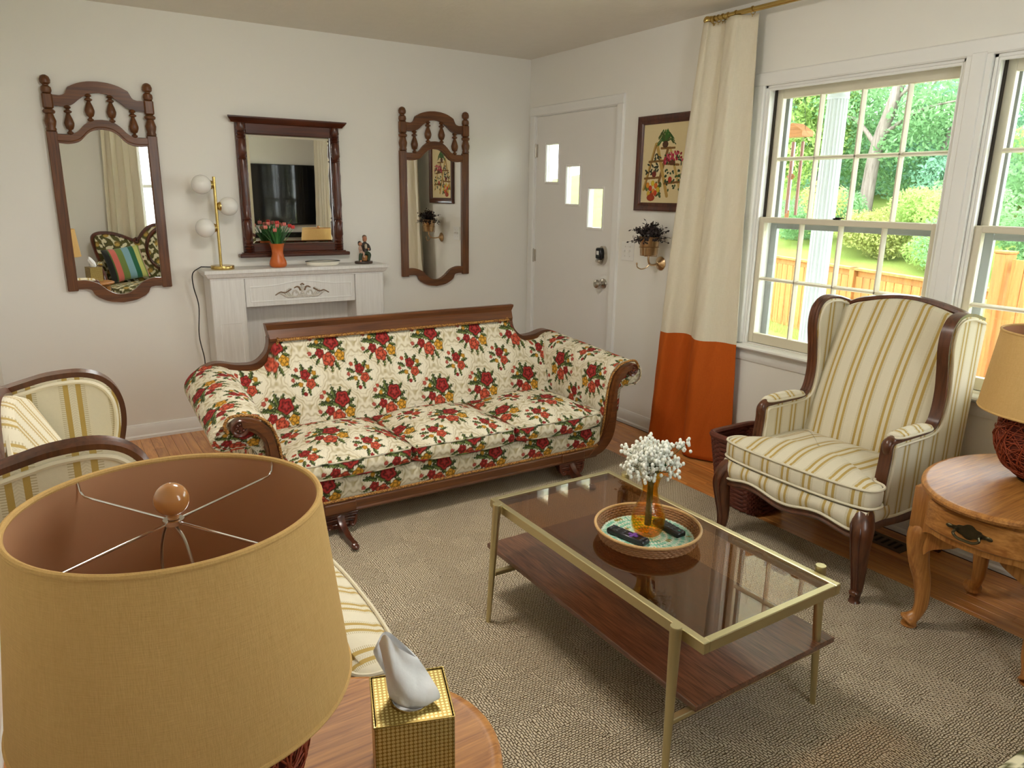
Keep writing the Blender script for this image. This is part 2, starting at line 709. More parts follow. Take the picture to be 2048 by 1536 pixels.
# ------------------------------------------------------------------ windows on the right wall
CAS = [(0, 0), (0, .012), (.006, .017), (.030, .019), (.050, .014), (.058, .016), (.064, .010), (.066, 0)]   # casing profile: across, proud


def casing_run(p0, p1, out, name, parent, mat='trim_paint'):
    """moulded casing between two points of plane x=0 (y,z); `out` is the direction (y,z) away from the opening"""
    V = np.array([[-b, p[0] + out[0] * a, p[1] + out[1] * a] for p in (p0, p1) for a, b in CAS])
    m = len(CAS)
    F = [(i, i + 1, i + 1 + m, i + m) for i in range(m - 1)] + [tuple(range(m)), tuple(range(2 * m - 1, m - 1, -1))]
    return one((V, F), name, mat, parent, smooth=30)


def make_window(name, y0, y1, z0, z1, label, lock):
    """double-hung window, four by two panes in each sash, seen from inside at x<0"""
    wn = thing(name, label, None, (0, (y0 + y1) / 2, z0))
    wn['kind'] = 'structure'
    # jamb liners and stops
    m = MB()
    for a, b in ((y0, y0 + .014), (y1 - .014, y1)):
        m.add(bx(.0, .16, a, b, z0, z1, .001))
    m.add(bx(.0, .16, y0, y1, z1 - .012, z1, .001))
    m.add(bx(.02, .17, y0, y1, z0 - .01, z0 + .004, .001))
    m.build('jamb', 'trim_paint', wn, smooth=0)
    m = MB()
    for a, b in ((y0 + .014, y0 + .022), (y1 - .022, y1 - .014)):
        m.add(bx(.052, .066, a, b, (z0 + z1) / 2, z1 - .012, .001))
    m.build('sash_track', 'dark_gap', wn, smooth=0)
    m = MB()
    for a, b in ((y0 + .014, y0 + .024), (y1 - .024, y1 - .014)):
        m.add(bx(.002, .017, a, b, z0, z1 - .012, .002))
    m.add(bx(.002, .017, y0 + .02, y1 - .02, z1 - .024, z1 - .012, .002))
    m.build('inner_stop', 'trim_paint', wn, smooth=0)
    zm = 1.372

    def sash(nm, xs, za, zb, rail_b, rail_t):
        ya, yb = y0 + .016, y1 - .016
        st = .036
        root = MB()
        root.add(bx(xs, xs + .032, ya, ya + st, za, zb, .003))
        root.add(bx(xs, xs + .032, yb - st, yb, za, zb, .003))
        root.add(bx(xs, xs + .032, ya + st, yb - st, za, za + rail_b, .003))
        root.add(bx(xs, xs + .032, ya + st, yb - st, zb - rail_t, zb, .003))
        r = root.build(nm, 'sash_paint', wn, smooth=0)
        gy0, gy1, gz0, gz1 = ya + st, yb - st, za + rail_b, zb - rail_t
        cw, ch = (gy1 - gy0) / 4, (gz1 - gz0) / 2
        for k in range(1, 4):
            yk = gy0 + cw * k
            one(sweep([(xs + .016, yk, gz0), (xs + .016, yk, gz1)], [(-.010, -.012), (.010, -.012), (.0035, .013), (-.0035, .013)][::1], up=(-1, 0, 0)), 'muntin', 'sash_paint', r, smooth=30)
        one(sweep([(xs + .016, gy0, gz0 + ch), (xs + .016, gy1, gz0 + ch)], [(-.010, -.012), (.010, -.012), (.0035, .013), (-.0035, .013)], up=(-1, 0, 0)), 'muntin', 'sash_paint', r, smooth=30)
        for a in range(4):
            for b in range(2):
                one(bx(xs + .019, xs + .022, gy0 + cw * a, gy0 + cw * (a + 1), gz0 + ch * b, gz0 + ch * (b + 1), 0), 'pane', 'window_glass', r, smooth=0)
        return r

    sash('upper_sash', .068, zm - .012, z1 - .013, .026, .046)
    lo = sash('lower_sash', .020, z0 + .006, zm + .014, .052, .028)
    if lock:
        ym = (y0 + y1) / 2 + .02
        m = MB()
        m.add(lathe([(0, 0), (.013, 0), (.013, .006), (.006, .010), (0, .011)], 14, (.036, ym, zm + .014)))
        m.add(cbox((.030, ym - .012, zm + .023), (.010, .046, .006), .002))
        m.add(cbox((.036, ym + .018, zm + .018), (.012, .014, .008), .002))
        m.build('sash_lock', 'black_metal', wn)
    # grey aluminium storm window outside
    m = MB()
    for a, b in ((y0 + .014, y0 + .052), (y1 - .052, y1 - .014)):
        m.add(bx(.125, .15, a, b, z0, z1 - .01, .002))
    m.add(bx(.125, .15, y0 + .05, y1 - .05, z1 - .05, z1 - .01, .002))
    m.add(bx(.125, .15, y0 + .05, y1 - .05, z0, z0 + .035, .002))
    m.add(bx(.128, .146, y0 + .05, y1 - .05, zm - .045, zm - .008, .002))
    m.build('storm_frame', 'storm_frame', wn, smooth=0)
    return wn


w1 = make_window('window_1', *W1, 'white double-hung window with eight panes in each sash, nearer the curtain', True)
w2 = make_window('window_2', *W2, 'white double-hung window behind the wing chair and end table', False)
# shared casing, mullion, stool and apron
casing_run((W1[1] + .062, W1[3]), (W2[0] - .062, W1[3]), (0, 1), 'head_casing', w1)
casing_run((W1[1], W1[2]), (W1[1], W1[3]), (1, 0), 'side_casing', w1)
casing_run((W2[0], W1[2]), (W2[0], W1[3]), (-1, 0), 'side_casing', w2)
m = MB()
m.add(bx(-.016, .02, W2[1] - .0, W1[0] + .0, W1[2], W1[3] + .004, .002))
m.add(bx(-.021, -.004, W2[1] + .022, W1[0] - .022, W1[2], W1[3] + .012, .003))
m.build('mullion', 'trim_paint', w1, smooth=0)
m = MB()
m.add(sweep([(0, W1[1] + .075, .7), (0, W2[0] - .075, .7)], [(-.02, -.009), (.052, -.009), (.058, -.002), (.056, .006), (.05, .010), (-.02, .010)], up=(0, 0, 1)))
m.build('stool', 'trim_paint', w1, smooth=30)
m = MB()
m.add(sweep([(0, W1[1] + .062, .655), (0, W2[0] - .062, .655)], [(0, -.034), (.008, -.034), (.011, -.024), (.015, -.012), (.012, .02), (.019, .030), (.019, .036), (0, .036)], up=(0, 0, 1)))
m.build('apron', 'trim_paint', w1, smooth=30)

# window behind the camera, with venetian blind
wf = thing('window_3', 'white window with venetian blind above the dark carved settee', None, ((WF[0] + WF[1]) / 2, YF, WF[2]))
wf['kind'] = 'structure'
m = MB()
for a, b in ((WF[0] - .06, WF[0]), (WF[1], WF[1] + .06)):
    m.add(bx(a, b, YF, YF + .018, WF[2] - .02, WF[3] + .06, .003))
m.add(bx(WF[0], WF[1], YF, YF + .018, WF[3], WF[3] + .06, .003))
m.add(bx(WF[0] - .07, WF[1] + .07, YF - .02, YF + .035, WF[2] - .03, WF[2], .003))
m.build('casing', 'trim_paint', wf, smooth=0)
m = MB()
for a, b in ((WF[0], WF[0] + .045), (WF[1] - .045, WF[1])):
    m.add(bx(a, b, YF - .10, YF - .06, WF[2], WF[3], .003))
for a, b in ((WF[2], WF[2] + .05), (1.50, 1.54), (WF[3] - .045, WF[3])):
    m.add(bx(WF[0] + .045, WF[1] - .045, YF - .10, YF - .06, a, b, .003))
m.build('sash', 'trim_paint', wf, smooth=0)
one(bx(WF[0] + .04, WF[1] - .04, YF - .082, YF - .079, WF[2] + .04, WF[3] - .04, 0), 'pane', 'window_glass', wf, smooth=0)
m = MB()
m.add(bx(WF[0] + .01, WF[1] - .01, YF - .05, YF - .012, WF[3] - .035, WF[3] - .002, .003))
m.build('blind_head', 'trim_paint', wf, smooth=0)
sl = None
for k in range(9):
    z = WF[3] - .06 - k * .024
    if sl is None:
        sl = one(cbox((0, 0, 0), (WF[1] - WF[0] - .03, .024, .0016), .0005), 'slat', 'trim_paint', wf, smooth=0)
        sd = sl.data
    else:
        sl = bpy.data.objects.new('slat', sd)
        COL.objects.link(sl)
        sl.parent = wf
    sl.location = (0, -.03, z - WF[2])
    sl.rotation_euler = (math.radians(-14), 0, 0)

# ------------------------------------------------------------------ door
LITES = [(-.372, -.218, 1.578, 1.837), (-.628, -.474, 1.425, 1.679), (-.887, -.733, 1.272, 1.527)]
door = thing('door_1', 'white flush entry door with three small stepped panes', None, (0, -.551, 0))
door['kind'] = 'structure'
one(slab_holes(0, .006, .05, -1.008, -.094, .008, 2.036, LITES), 'door_slab', 'door_paint', door, smooth=0)
for (a, b, c, d) in LITES:
    m = MB()
    for q in ((a - .016, a, c - .016, d + .016), (b, b + .016, c - .016, d + .016), (a, b, c - .016, c), (a, b, d, d + .016)):
        m.add(bx(.001, .012, q[0], q[1], q[2], q[3], .003))
    fr = m.build('lite_frame', 'door_paint', door, smooth=0)
    one(bx(.030, .033, a, b, c, d, 0), 'pane', 'window_glass', fr, smooth=0)
casing_run((-.089 + .062, 2.042), (-1.013 - .062, 2.042), (0, 1), 'head_casing', door)
casing_run((-1.013, 0), (-1.013, 2.042), (-1, 0), 'side_casing', door)
casing_run((-.089, 0), (-.089, 2.042), (1, 0), 'side_casing', door)
m = MB()
m.add(bx(.0, .10, -.094, -.089, 0, 2.042, 0)).add(bx(.0, .10, -1.013, -1.008, 0, 2.042, 0)).add(bx(.0, .10, -1.013, -.089, 2.037, 2.042, 0))
m.build('jamb', 'trim_paint', door, smooth=0)
for z in (1.80, 1.035, .22):
    m = MB()
    m.add(tube([(-.002, -.090, z - .045), (-.002, -.090, z + .045)], .0065, 10))
    for k in (-.047, .047):
        m.add(ball((-.002, -.090, z + k), .0055, 8, 6))
    m.add(bx(-.0005, .008, -.112, -.092, z - .045, z + .045, .001))
    m.build('hinge', 'satin_nickel', door)
# knob and keypad deadbolt
def turn_x(prof, y, z, n=24):
    V, F = lathe(prof, n)
    return np.stack([-V[:, 2], V[:, 0] + y, V[:, 1] + z], -1), F


kn = MB()
kn.add(turn_x([(0, -.006), (.034, -.006), (.036, .0), (.033, .006), (.020, .010), (.012, .016), (.011, .030), (.016, .036), (.026, .042), (.030, .052), (.028, .062), (.018, .068), (0, .070)], -.937, .905))
kn.build('knob', 'satin_nickel', door)
kp = MB()
out = [(math.cos(a) * .034 * (1 if math.sin(a) < 0 else .92) - .932, 1.095 + math.sin(a) * .062) for a in np.linspace(0, 2 * PI, 28, endpoint=False)]
kp.add(extrude(out, .006, -.022, 'yz'))
k = kp.build('deadbolt', 'satin_nickel', door, smooth=30)
one(cbox((-.034, -.926, 1.108), (.030, .056, .074), .008), 'keypad_cover', 'black_plastic', k)
one(cbox((-.0500, -.926, 1.112), (.002, .024, .026), .0006), 'sticker', 'trim_paint', k, smooth=0)
one(cbox((-.036, -.922, 1.058), (.026, .042, .020), .006), 'thumb_turn', 'satin_nickel', k)

# light switch
sw = thing('light_switch', 'white two-gang toggle switch plate between door and brass planter', 'switch', (0, -1.175, 1.138))
one(cbox((-.003, -1.175, 1.138), (.006, .116, .116), .003), 'plate', 'trim_paint', sw, smooth=0)
for dy in (-.023, .023):
    one(cbox((-.011, -1.175 + dy, 1.142), (.016, .009, .013), .002), 'toggle', 'trim_paint', sw, smooth=0)
    for dz in (-.03, .03):
        one(ball((-.0062, -1.175 + dy, 1.138 + dz), (.001, .003, .003), 8, 6), 'screw', 'satin_nickel', sw)

# added fill light shaped as a flush ceiling lamp, unseen above the frame
LX, LY = -2.25, -2.55
cl = thing('fill_light', 'added fill light shaped like a round ceiling lamp over the seating group', 'fill light', (LX, LY, ZC))
one(lathe([(0, 0), (.26, 0), (.26, -.018), (.245, -.028), (0, -.028)], 40, (LX, LY, ZC)), 'base', 'brass', cl)
t = NT('fill_glow', .5)
t.set('Base Color', (.9, .9, .88))
t.set('Emission Color', (1, .945, .87))
t.set('Emission Strength', FILL_STRENGTH)
MAT['fill_glow'] = t.m
one(lathe([(.238, -.028), (.235, -.05), (.21, -.082), (.14, -.108), (.06, -.118), (0, -.12)], 40, (LX, LY, ZC)), 'diffuser', 'fill_glow', cl)
one(lathe([(0, -.118), (.014, -.119), (.016, -.128), (.008, -.14), (0, -.142)], 16, (LX, LY, ZC)), 'finial', 'brass', cl)


# ------------------------------------------------------------------ rug
t = NT('rug_weave', .95, .1)
c = t.co()
xyz = t.sep(c)
blk = t.n('ShaderNodeTexVoronoi', feature='F1', distance='CHEBYCHEV')
t.put(blk.inputs['Vector'], t.vmul(c, (1, 1, 0)))
blk.inputs['Scale'].default_value = 11
blk.inputs['Randomness'].default_value = .55
pick = t.math('GREATER_THAN', t.sep(blk.outputs['Color'])[0], .62)


def dash(v, bw, rh):
    br = t.n('ShaderNodeTexBrick', offset=.5, squash=1.)
    t.put(br.inputs['Vector'], v)
    br.inputs['Scale'].default_value = 1
    br.inputs['Brick Width'].default_value = bw
    br.inputs['Row Height'].default_value = rh
    br.inputs['Mortar Size'].default_value = .0017
    br.inputs['Mortar Smooth'].default_value = .9
    return br.outputs['Fac']


warp = t.n('ShaderNodeTexNoise')
t.put(warp.inputs['Vector'], c)
warp.inputs['Scale'].default_value = 55
wv = t.vadd(c, t.vmul(warp.outputs['Color'], (.012, .012, 0)))
swp = t.n('ShaderNodeCombineXYZ')
s3 = t.sep(wv)
t.put(swp.inputs[0], s3[1])
t.put(swp.inputs[1], s3[0])
f1 = dash(wv, .0125, .0074)
f2 = dash(swp.outputs[0], .0170, .0080)
f = t.math('ADD', t.math('MULTIPLY', f1, t.math('SUBTRACT', 1., pick)), t.math('MULTIPLY', f2, pick))
nz = t.noise(c, 120, 2)
nl = t.noise(c, 2.2, 3)
rows = t.math('MULTIPLY', f, t.math('ADD', .45, nz))
col = t.mix(nz, S(206, 188, 158), S(238, 226, 204))
col = t.mix(t.math('MULTIPLY', nl, .35), col, S(204, 180, 142))
col = t.mix(t.math('MULTIPLY', rows, 1.15, clamp=True), col, S(112, 92, 64))
t.set('Base Color', col)
t.bump(t.math('SUBTRACT', nz, t.math('MULTIPLY', f, 1.8)), .8, .005)
MAT['rug_weave'] = t.m
one(bx(*RUG[:2], RUG[2], RUG[3], .0, .007, .003), 'area_rug', 'rug_weave', label='large beige woven loop rug under the coffee table and seating', cat='rug', smooth=0)

# ------------------------------------------------------------------ floral sofa fabric (painted per vertex from a repeat)
CREAM, TAN = np.array(S(231, 223, 200)), np.array(S(172, 154, 104))
RED, CORAL, YEL = np.array(S(156, 44, 40)), np.array(S(194, 84, 58)), np.array(S(206, 150, 48))
GRN, GRD, INK, PINK = np.array(S(112, 126, 64)), np.array(S(60, 70, 38)), np.array(S(44, 34, 22)), np.array(S(190, 92, 76))
rs = np.random.RandomState(3)


def bouquet(k, sprigs):
    E = []
    for (x, y, l, w_, a) in sprigs:
        E.append(('leaf', x * k, y * k, l * k, w_ * k, a))
    return E


BIG = bouquet(1., [(-.012, .050, .030, .013, 100), (.014, .056, .020, .009, 60), (.054, .010, .024, .012, 20), (.062, -.012, .016, .008, -20), (.030, -.074, .022, .009, -70), (.004, -.078, .022, .008, -95),
                   (-.020, -.070, .020, .008, -120), (-.066, -.030, .020, .007, 200), (-.050, .012, .026, .011, 160), (-.030, .040, .022, .010, 130), (-.070, .010, .016, .006, 170), (.050, .040, .024, .010, 45),
                   (-.012, .008, .026, .013, 150), (.020, -.018, .020, .010, -40), (-.052, -.052, .018, .007, 230), (.056, -.052, .018, .008, -50)])
BIG += [('bud', -.064, .040, .010, PINK), ('bud', -.050, .056, .008, CORAL), ('bud', -.080, -.018, .009, PINK), ('bud', -.040, .026, .009, YEL),
        ('rose', -.036, -.020, .019, RED), ('rose', .022, .022, .032, RED), ('rose', -.004, -.046, .028, CORAL), ('rose', .048, -.034, .022, YEL)]
SMALL = bouquet(1., [(-.006, .042, .022, .010, 95), (.026, .034, .022, .010, 50), (.044, .006, .018, .008, 10), (.040, -.024, .018, .008, -30), (.010, -.048, .020, .007, -80), (-.018, -.044, .018, .007, -110),
                     (-.044, -.016, .020, .008, 190), (-.040, .016, .020, .009, 150), (-.004, .004, .020, .010, 140)])
SMALL += [('bud', -.030, .040, .009, CORAL), ('bud', -.050, .002, .008, PINK), ('bud', -.008, -.056, .008, RED), ('bud', -.022, -.018, .010, YEL), ('bud', .040, .022, .010, YEL),
          ('rose', .002, .018, .021, RED), ('rose', .020, -.018, .020, CORAL)]


def floral(u, v, a=.285, b=.272, es=1.2):
    u, v = np.asarray(u, float).ravel(), np.asarray(v, float).ravel()
    C = np.repeat(CREAM[None], len(u), 0)
    C *= (1 + .05 * np.sin(u * 2100) * np.sin(v * 1900))[:, None]
    # tan scroll trellis
    U, Vv = u / a * 2 * PI, v / b * 2 * PI
    f = np.cos(U) + np.cos(Vv) + .16 * np.sin(3 * U + 1.3) * np.sin(2 * Vv) + .10 * np.cos(7 * U) * np.cos(5 * Vv)
    for lo, wd, st in ((.28, .10, 1.), (-.10, .085, 1.), (.56, .05, .7), (-.44, .055, .7)):
        d = np.exp(-((f - lo) / wd) ** 2) * st * (.72 + .28 * np.sin(5 * U + 2 * Vv) * np.sin(4 * Vv - U))
        C = C * (1 - d[:, None]) + TAN * d[:, None]
    for off, EL in ((0., BIG), (.5, SMALL)):
        du = ((u / a + .5 - off) % 1 - .5) * a / es
        dv = ((v / b + .5 - off) % 1 - .5) * b / es
        for e in EL:
            if e[0] == 'leaf':
                _, x, y, l, w_, an = e
                ca, sa = math.cos(math.radians(an)), math.sin(math.radians(an))
                X, Y = du - x, dv - y
                p, q = (X * ca + Y * sa) / (l * 1.15), (-X * sa + Y * ca) / (w_ * 1.25)
                w2 = (1 - p * p) * (.75 - .35 * p) + .18 * np.sin(p * 14) * (np.abs(p) < 1)
                m = (np.abs(p) < 1) & (np.abs(q) < w2)
                cc = np.where((q > 0)[:, None], GRN, GRD)
                edge = (np.abs(q) > w2 - .22) | (np.abs(q) < .07)
                cc = np.where(edge[:, None], GRD * .75, cc)
                C[m] = cc[m]
            else:
                _, x, y, R_, base = e
                X, Y = (du - x) / R_, (dv - y) / R_
                r, th = np.hypot(X, Y), np.arctan2(Y, X)
                lim = 1 + .10 * np.cos(5 * th + x * 90)
                m = r < lim
                if e[0] == 'rose':
                    pet = np.sin(r * 9.5 - 1.2 * np.cos(5 * th + r * 3)) * .5 + .5
                    cc = base * (.55 + .65 * pet)[:, None]
                    cc = np.where(((r > lim - .13) | (pet < .12))[:, None], base * .28 + INK * .4, cc)
                    cc = np.where((r < .2)[:, None], base * 1.15 + .02, cc)
                else:
                    cc = base * (1.05 - .5 * r)[:, None]
                C[m] = cc[m]
    return C


t = NT('floral_fabric', .85, .25)
t.set('Base Color', t.n('ShaderNodeVertexColor', layer_name='Col').outputs[0])
t.bump(t.noise(t.co(), 700, 2), .35, .002)
MAT['floral_fabric'] = t.m
t = NT('gimp_braid', .6)
c = t.co()
wv = t.n('ShaderNodeTexVoronoi')
t.put(wv.inputs['Vector'], c)
wv.inputs['Scale'].default_value = 160
t.set('Base Color', t.ramp(wv.outputs['Distance'], [(.1, S(216, 160, 72)), (.7, S(120, 70, 26))]))
t.bump(wv.outputs['Distance'], .8, .004)
MAT['gimp_braid'] = t.m

# ------------------------------------------------------------------ floral scroll-arm sofa
SX, SY = -1.582, -1.5
sofa = thing('scroll_arm_sofa', 'cream floral tapestry sofa with scrolled arms and carved wood frame', 'sofa', (SX, SY, 0))
RES = .0036


def dense(P, target=RES):
    """resample a polyline evenly"""
    P = np.array(P, float)
    d = np.r_[0, np.cumsum(np.linalg.norm(np.diff(P, axis=0), axis=1))]
    n = max(3, int(d[-1] / target))
    s = np.linspace(0, d[-1], n)
    return np.stack([np.interp(s, d, P[:, k]) for k in range(P.shape[1])], -1), s


INNER = [(.800, .172), (.842, .215), (.861, .297), (.870, .384), (.882, .480), (.906, .548), (.938, .584), (.978, .603), (1.026, .612)]
ROLL_ = [(1.075, .600), (1.118, .572), (1.140, .535), (1.134, .495), (1.106, .468), (1.066, .462), (1.020, .462), (.975, .452), (.955, .40), (.951, .31), (.935, .205), (.90, .15)]
OUTW = [(.735, .106), (.80, .112), (.860, .136), (.915, .204), (.933, .308), (.932, .447), (.946, .500), (.985, .541), (1.020, .552)]
YA, YB = -1.855, -1.13           # arm front and back
for sgn in (1, -1):
    prof, s = dense(spline(INNER + ROLL_, 160))
    ny = int((YB - YA) / RES)
    yy = np.linspace(YA, YB, ny)
    k = (yy - YA) / (YB - YA)
    lift = .055 * k[None, :] * np.clip((prof[:, 1:2] - .2) / .4, 0, 1)
    X = SX + sgn * (prof[:, 0:1] - .03 * k[None, :] * np.clip((prof[:, 1:2] - .3) / .3, 0, 1)) + 0 * yy[None]
    # the front edge of the roll is drawn in by gathers towards the facing
    edge = np.clip(1 - (yy - YA) / .035, 0, 1)[None, :] ** 2
    Z = prof[:, 1:2] + lift
    cx, cz = SX + sgn * 1.045, .535
    rollm = (s > np.interp(.5, [0, 1], [s[0], s[-1]]) * .72)[:, None] * 1.
    X = X + (cx - X) * edge * .22 * rollm
    Z = Z + (cz - Z) * edge * .22 * rollm + .002 * np.sin(s[:, None] * 190) * edge * rollm
    Y = np.broadcast_to(yy[None], X.shape)
    V = np.stack([X, Y, Z], -1).reshape(-1, 3)
    F = quadgrid(len(prof), ny)
    if sgn < 0:
        F = F[:, ::-1].copy()
    col = floral(np.repeat(yy[None] * 1 + .02, len(prof), 0), np.repeat(s[:, None] - .08, ny, 1))
    m = MB()
    m.add((V, F), col=col)
    # front and back closing of the arm body under the roll
    arm = m.build('arm', 'floral_fabric', sofa, smooth=180)
    fill = np.array([(p[0], p[1]) for p in spline(INNER + ROLL_, 60)])
    fc = MB()
    ff = np.array([(SX + sgn * q[0], q[1]) for q in fill])
    gx_, gz_ = np.arange(ff[:, 0].min(), ff[:, 0].max(), .0036), np.arange(ff[:, 1].min(), ff[:, 1].max(), .0036)
    X_, Z_ = np.meshgrid(gx_, gz_, indexing='ij')
    V = np.stack([X_, np.full(X_.shape, YA + .012), Z_], -1).reshape(-1, 3)
    F = quadgrid(len(gx_), len(gz_))
    q_ = V[F].mean(1)
    ins = np.zeros(len(q_), bool)
    for (xa, za), (xb, zb2) in zip(ff, np.roll(ff, -1, 0)):
        cr_ = (za > q_[:, 2]) != (zb2 > q_[:, 2])
        ins ^= cr_ & (q_[:, 0] < (xb - xa) * (q_[:, 2] - za) / (zb2 - za + 1e-12) + xa)
    fc.add((V, F[ins]), col=floral(V[:, 0] + .05, V[:, 2] * 1.6))
    fc.build('arm_end', 'floral_fabric', sofa, smooth=0)
    # wooden scroll facing, swept S-curve with volute and rosette
    A_ = spline(INNER, 60)
    B_ = spline(OUTW, 60)
    A_ = np.array([(SX + sgn * p[0], p[1]) for p in A_])
    B_ = np.array([(SX + sgn * p[0], p[1]) for p in B_])
    A2 = A_ * .84 + B_ * .16
    m = MB()
    m.add(strip(A2, B_, YA - .032, YA + .012))
    m.add(strip(A_ * .66 + B_ * .34, A_ * .25 + B_ * .75, YA - .040, YA - .030))
    th = np.linspace(0, 2.2 * 2 * PI * .55, 40)
    fcg = m.build('arm_facing', 'sofa_wood', sofa, smooth=40)
    vol = (SX + sgn * 1.030, .565)

    def turn_y(prof_, n=24):
        V, F = lathe(prof_, n)
        return np.stack([V[:, 0] + vol[0], -V[:, 2] + YA - .03, V[:, 1] + vol[1]], -1), F
    m = MB()
    m.add(turn_y([(0, -.045), (.036, -.045), (.036, .006), (.032, .010), (.026, .008), (.022, .004), (.010, .004), (.008, .010), (0, .011)]))
    for q in range(8):
        an = q * PI / 4
        m.add(ball((vol[0] + .015 * math.cos(an), YA - .036, vol[1] + .015 * math.sin(an)), (.0055, .004, .0055), 8, 6))
    m.build('rosette', 'mahogany', sofa)
    # braid along the facing
    g = np.array([(SX + sgn * p[0], YA - .012, p[1]) for p in spline(INNER + [(1.066, .606), (1.085, .575), (1.072, .545)], 120)])
    one(tube(g, .0065, 8), 'gimp_braid', 'gimp_braid', sofa)

# deck, front apron and rail
YFR = -1.870
m = MB()
m.add(bx(SX - .86, SX + .86, YFR + .02, -1.12, .115, .262, .01))
V = m.v[0]
m.col[0] = np.tile(CREAM, (len(V), 1))
m.has_col = True
m.build('deck', 'floral_fabric', sofa, smooth=0)
nx, nz_ = int(1.66 / RES), int(.13 / RES)
V, F = grid(nx, nz_, lambda u, v: (SX - .828 + 1.656 * u, YFR - .008 * np.sin(v * PI) + .012 * (v > 0) * v ** 6, (.162 + .108 * v + 0 * u)))
m = MB()
m.add((V, F), col=floral(V[:, 0] - SX + .144, V[:, 2] - .222))
m.build('front_apron', 'floral_fabric', sofa, smooth=180)
RAIL = [(-.028, -.030), (.020, -.030), (.024, -.022), (.020, -.014), (.022, .018), (.016, .028), (-.028, .030)]
one(sweep([(SX - .80, YFR + .003, .135), (SX + .80, YFR + .003, .135)], [(a, b) for a, b in RAIL], up=(0, 0, 1)), 'front_rail', 'sofa_wood', sofa, smooth=30)
one(tube([(SX - .81, YFR - .013, .168), (SX + .81, YFR - .013, .168)], .0068, 8), 'gimp_braid', 'gimp_braid', sofa)
for sx_ in (-1, 1):
    one(bx(SX + sx_ * .64 - .072, SX + sx_ * .64 + .072, YFR - .030, YFR + .02, .112, .160, .004), 'rail_block', 'sofa_wood', sofa, smooth=0)
one(sweep([(SX - .86, -1.12, .135), (SX + .86, -1.12, .135)], [(-.02, -.03), (.02, -.03), (.02, .03), (-.02, .03)], up=(0, 0, 1)), 'back_rail', 'sofa_wood', sofa, smooth=30)
for sx_ in (-1, 1):
    one(sweep([(SX + sx_ * .865, -1.84, .14), (SX + sx_ * .865, -1.12, .14)], [(-.015, -.03), (.015, -.03), (.015, .03), (-.015, .03)], up=(0, 0, 1)), 'side_rail', 'sofa_wood', sofa, smooth=30)

# loose seat cushions with welt


def soft_cushion(x0, x1, y0, y1, z0, z1, crown, seed, uoff):
    m = MB()
    rr = .016
    cxm, cym = (x0 + x1) / 2, (y0 + y1) / 2

    def shape(X, Y, Z):
        u, v = (X - x0) / (x1 - x0), (Y - y0) / (y1 - y0)
        d = np.clip((Z - z0) / (z1 - z0), 0, 1)
        cr = crown * (1 - np.abs(2 * u - 1) ** 2.6) * (1 - np.abs(2 * v - 1) ** 2.8)
        sag = .004 * np.sin(u * 9 + seed) * np.sin(v * 7 + seed * 2)
        Z2 = Z + d * (cr + sag * (cr > .004)) - (1 - d) * .004 * np.sin(u * PI)
        bow = .012 * np.sin(np.clip(u, 0, 1) * PI)
        Y2 = Y - (v < .5) * bow * (1 - v) ** 2 + 0
        cn = np.clip((np.abs(2 * u - 1) - .90) / .10, 0, 1) ** 2 * np.clip((np.abs(2 * v - 1) - .90) / .10, 0, 1) ** 2
        X = X - .012 * cn * np.sign(2 * u - 1)
        Y2 = Y2 - .012 * cn * np.sign(2 * v - 1)
        Z2 = Z2 - d * .008 * cn
        X2 = X + .010 * (2 * u - 1) * np.sin(np.clip(v, 0, 1) * PI) * np.sin(d * PI)
        Y2 = Y2 - .010 * np.sin(d * PI) * (v < .02)
        return X2, Y2, Z2
    nu, nv, nh = int((x1 - x0) / RES), int((y1 - y0) / RES), int((z1 - z0) / RES)
    # top, front, left, right, back, bottom
    faces = [(nu, nv, lambda u, v: (x0 + (x1 - x0) * u, y0 + (y1 - y0) * v, z1 + 0 * u), 'top'),
             (nu, nh, lambda u, v: (x0 + (x1 - x0) * u, y0 + 0 * u, z0 + (z1 - z0) * v), 'front'),
             (nv, nh, lambda u, v: (x0 + 0 * u, y0 + (y1 - y0) * u, z0 + (z1 - z0) * v), 'side'),
             (nv, nh, lambda u, v: (x1 + 0 * u, y0 + (y1 - y0) * u, z0 + (z1 - z0) * v), 'side'),
             (12, 6, lambda u, v: (x0 + (x1 - x0) * u, y1 + 0 * u, z0 + (z1 - z0) * v), 'front'),
             (12, 12, lambda u, v: (x0 + (x1 - x0) * u, y0 + (y1 - y0) * v, z0 + 0 * u), 'top')]
    for a, b, fn, kd in faces:
        V, F = grid(a, b, fn)
        W = np.stack(shape(*V.T), -1)
        if kd == 'top':
            col = floral(V[:, 0] - cxm + uoff, V[:, 1] - y0 + .06)
        elif kd == 'front':
            col = floral(V[:, 0] - cxm + uoff, V[:, 2] - z0 - .05)
        else:
            col = floral(V[:, 1] - y0, V[:, 2] - z0 - .05)
        m.add((W, F), col=col)
    cu = m.build('seat_cushion', 'floral_fabric', sofa, smooth=180)
    for zz in (z0 + .002, z1):
        q = []
        for a, b in (((x0, y0), (x1, y0)), ((x1, y0), (x1, y1)), ((x1, y1), (x0, y1)), ((x0, y1), (x0, y0))):
            for f_ in np.linspace(0, 1, 24, endpoint=False):
                q.append((a[0] + (b[0] - a[0]) * f_, a[1] + (b[1] - a[1]) * f_, zz))
        q = np.array(q)
        W = np.stack(shape(*q.T), -1)
        V, F = tube(W, .0042, 6, True)
        w_ = MB()
        w_.add((V, F), col=floral(V[:, 0] - cxm, V[:, 2] + V[:, 1]) * .85)
        w_.build('welt', 'floral_fabric', cu, smooth=180)


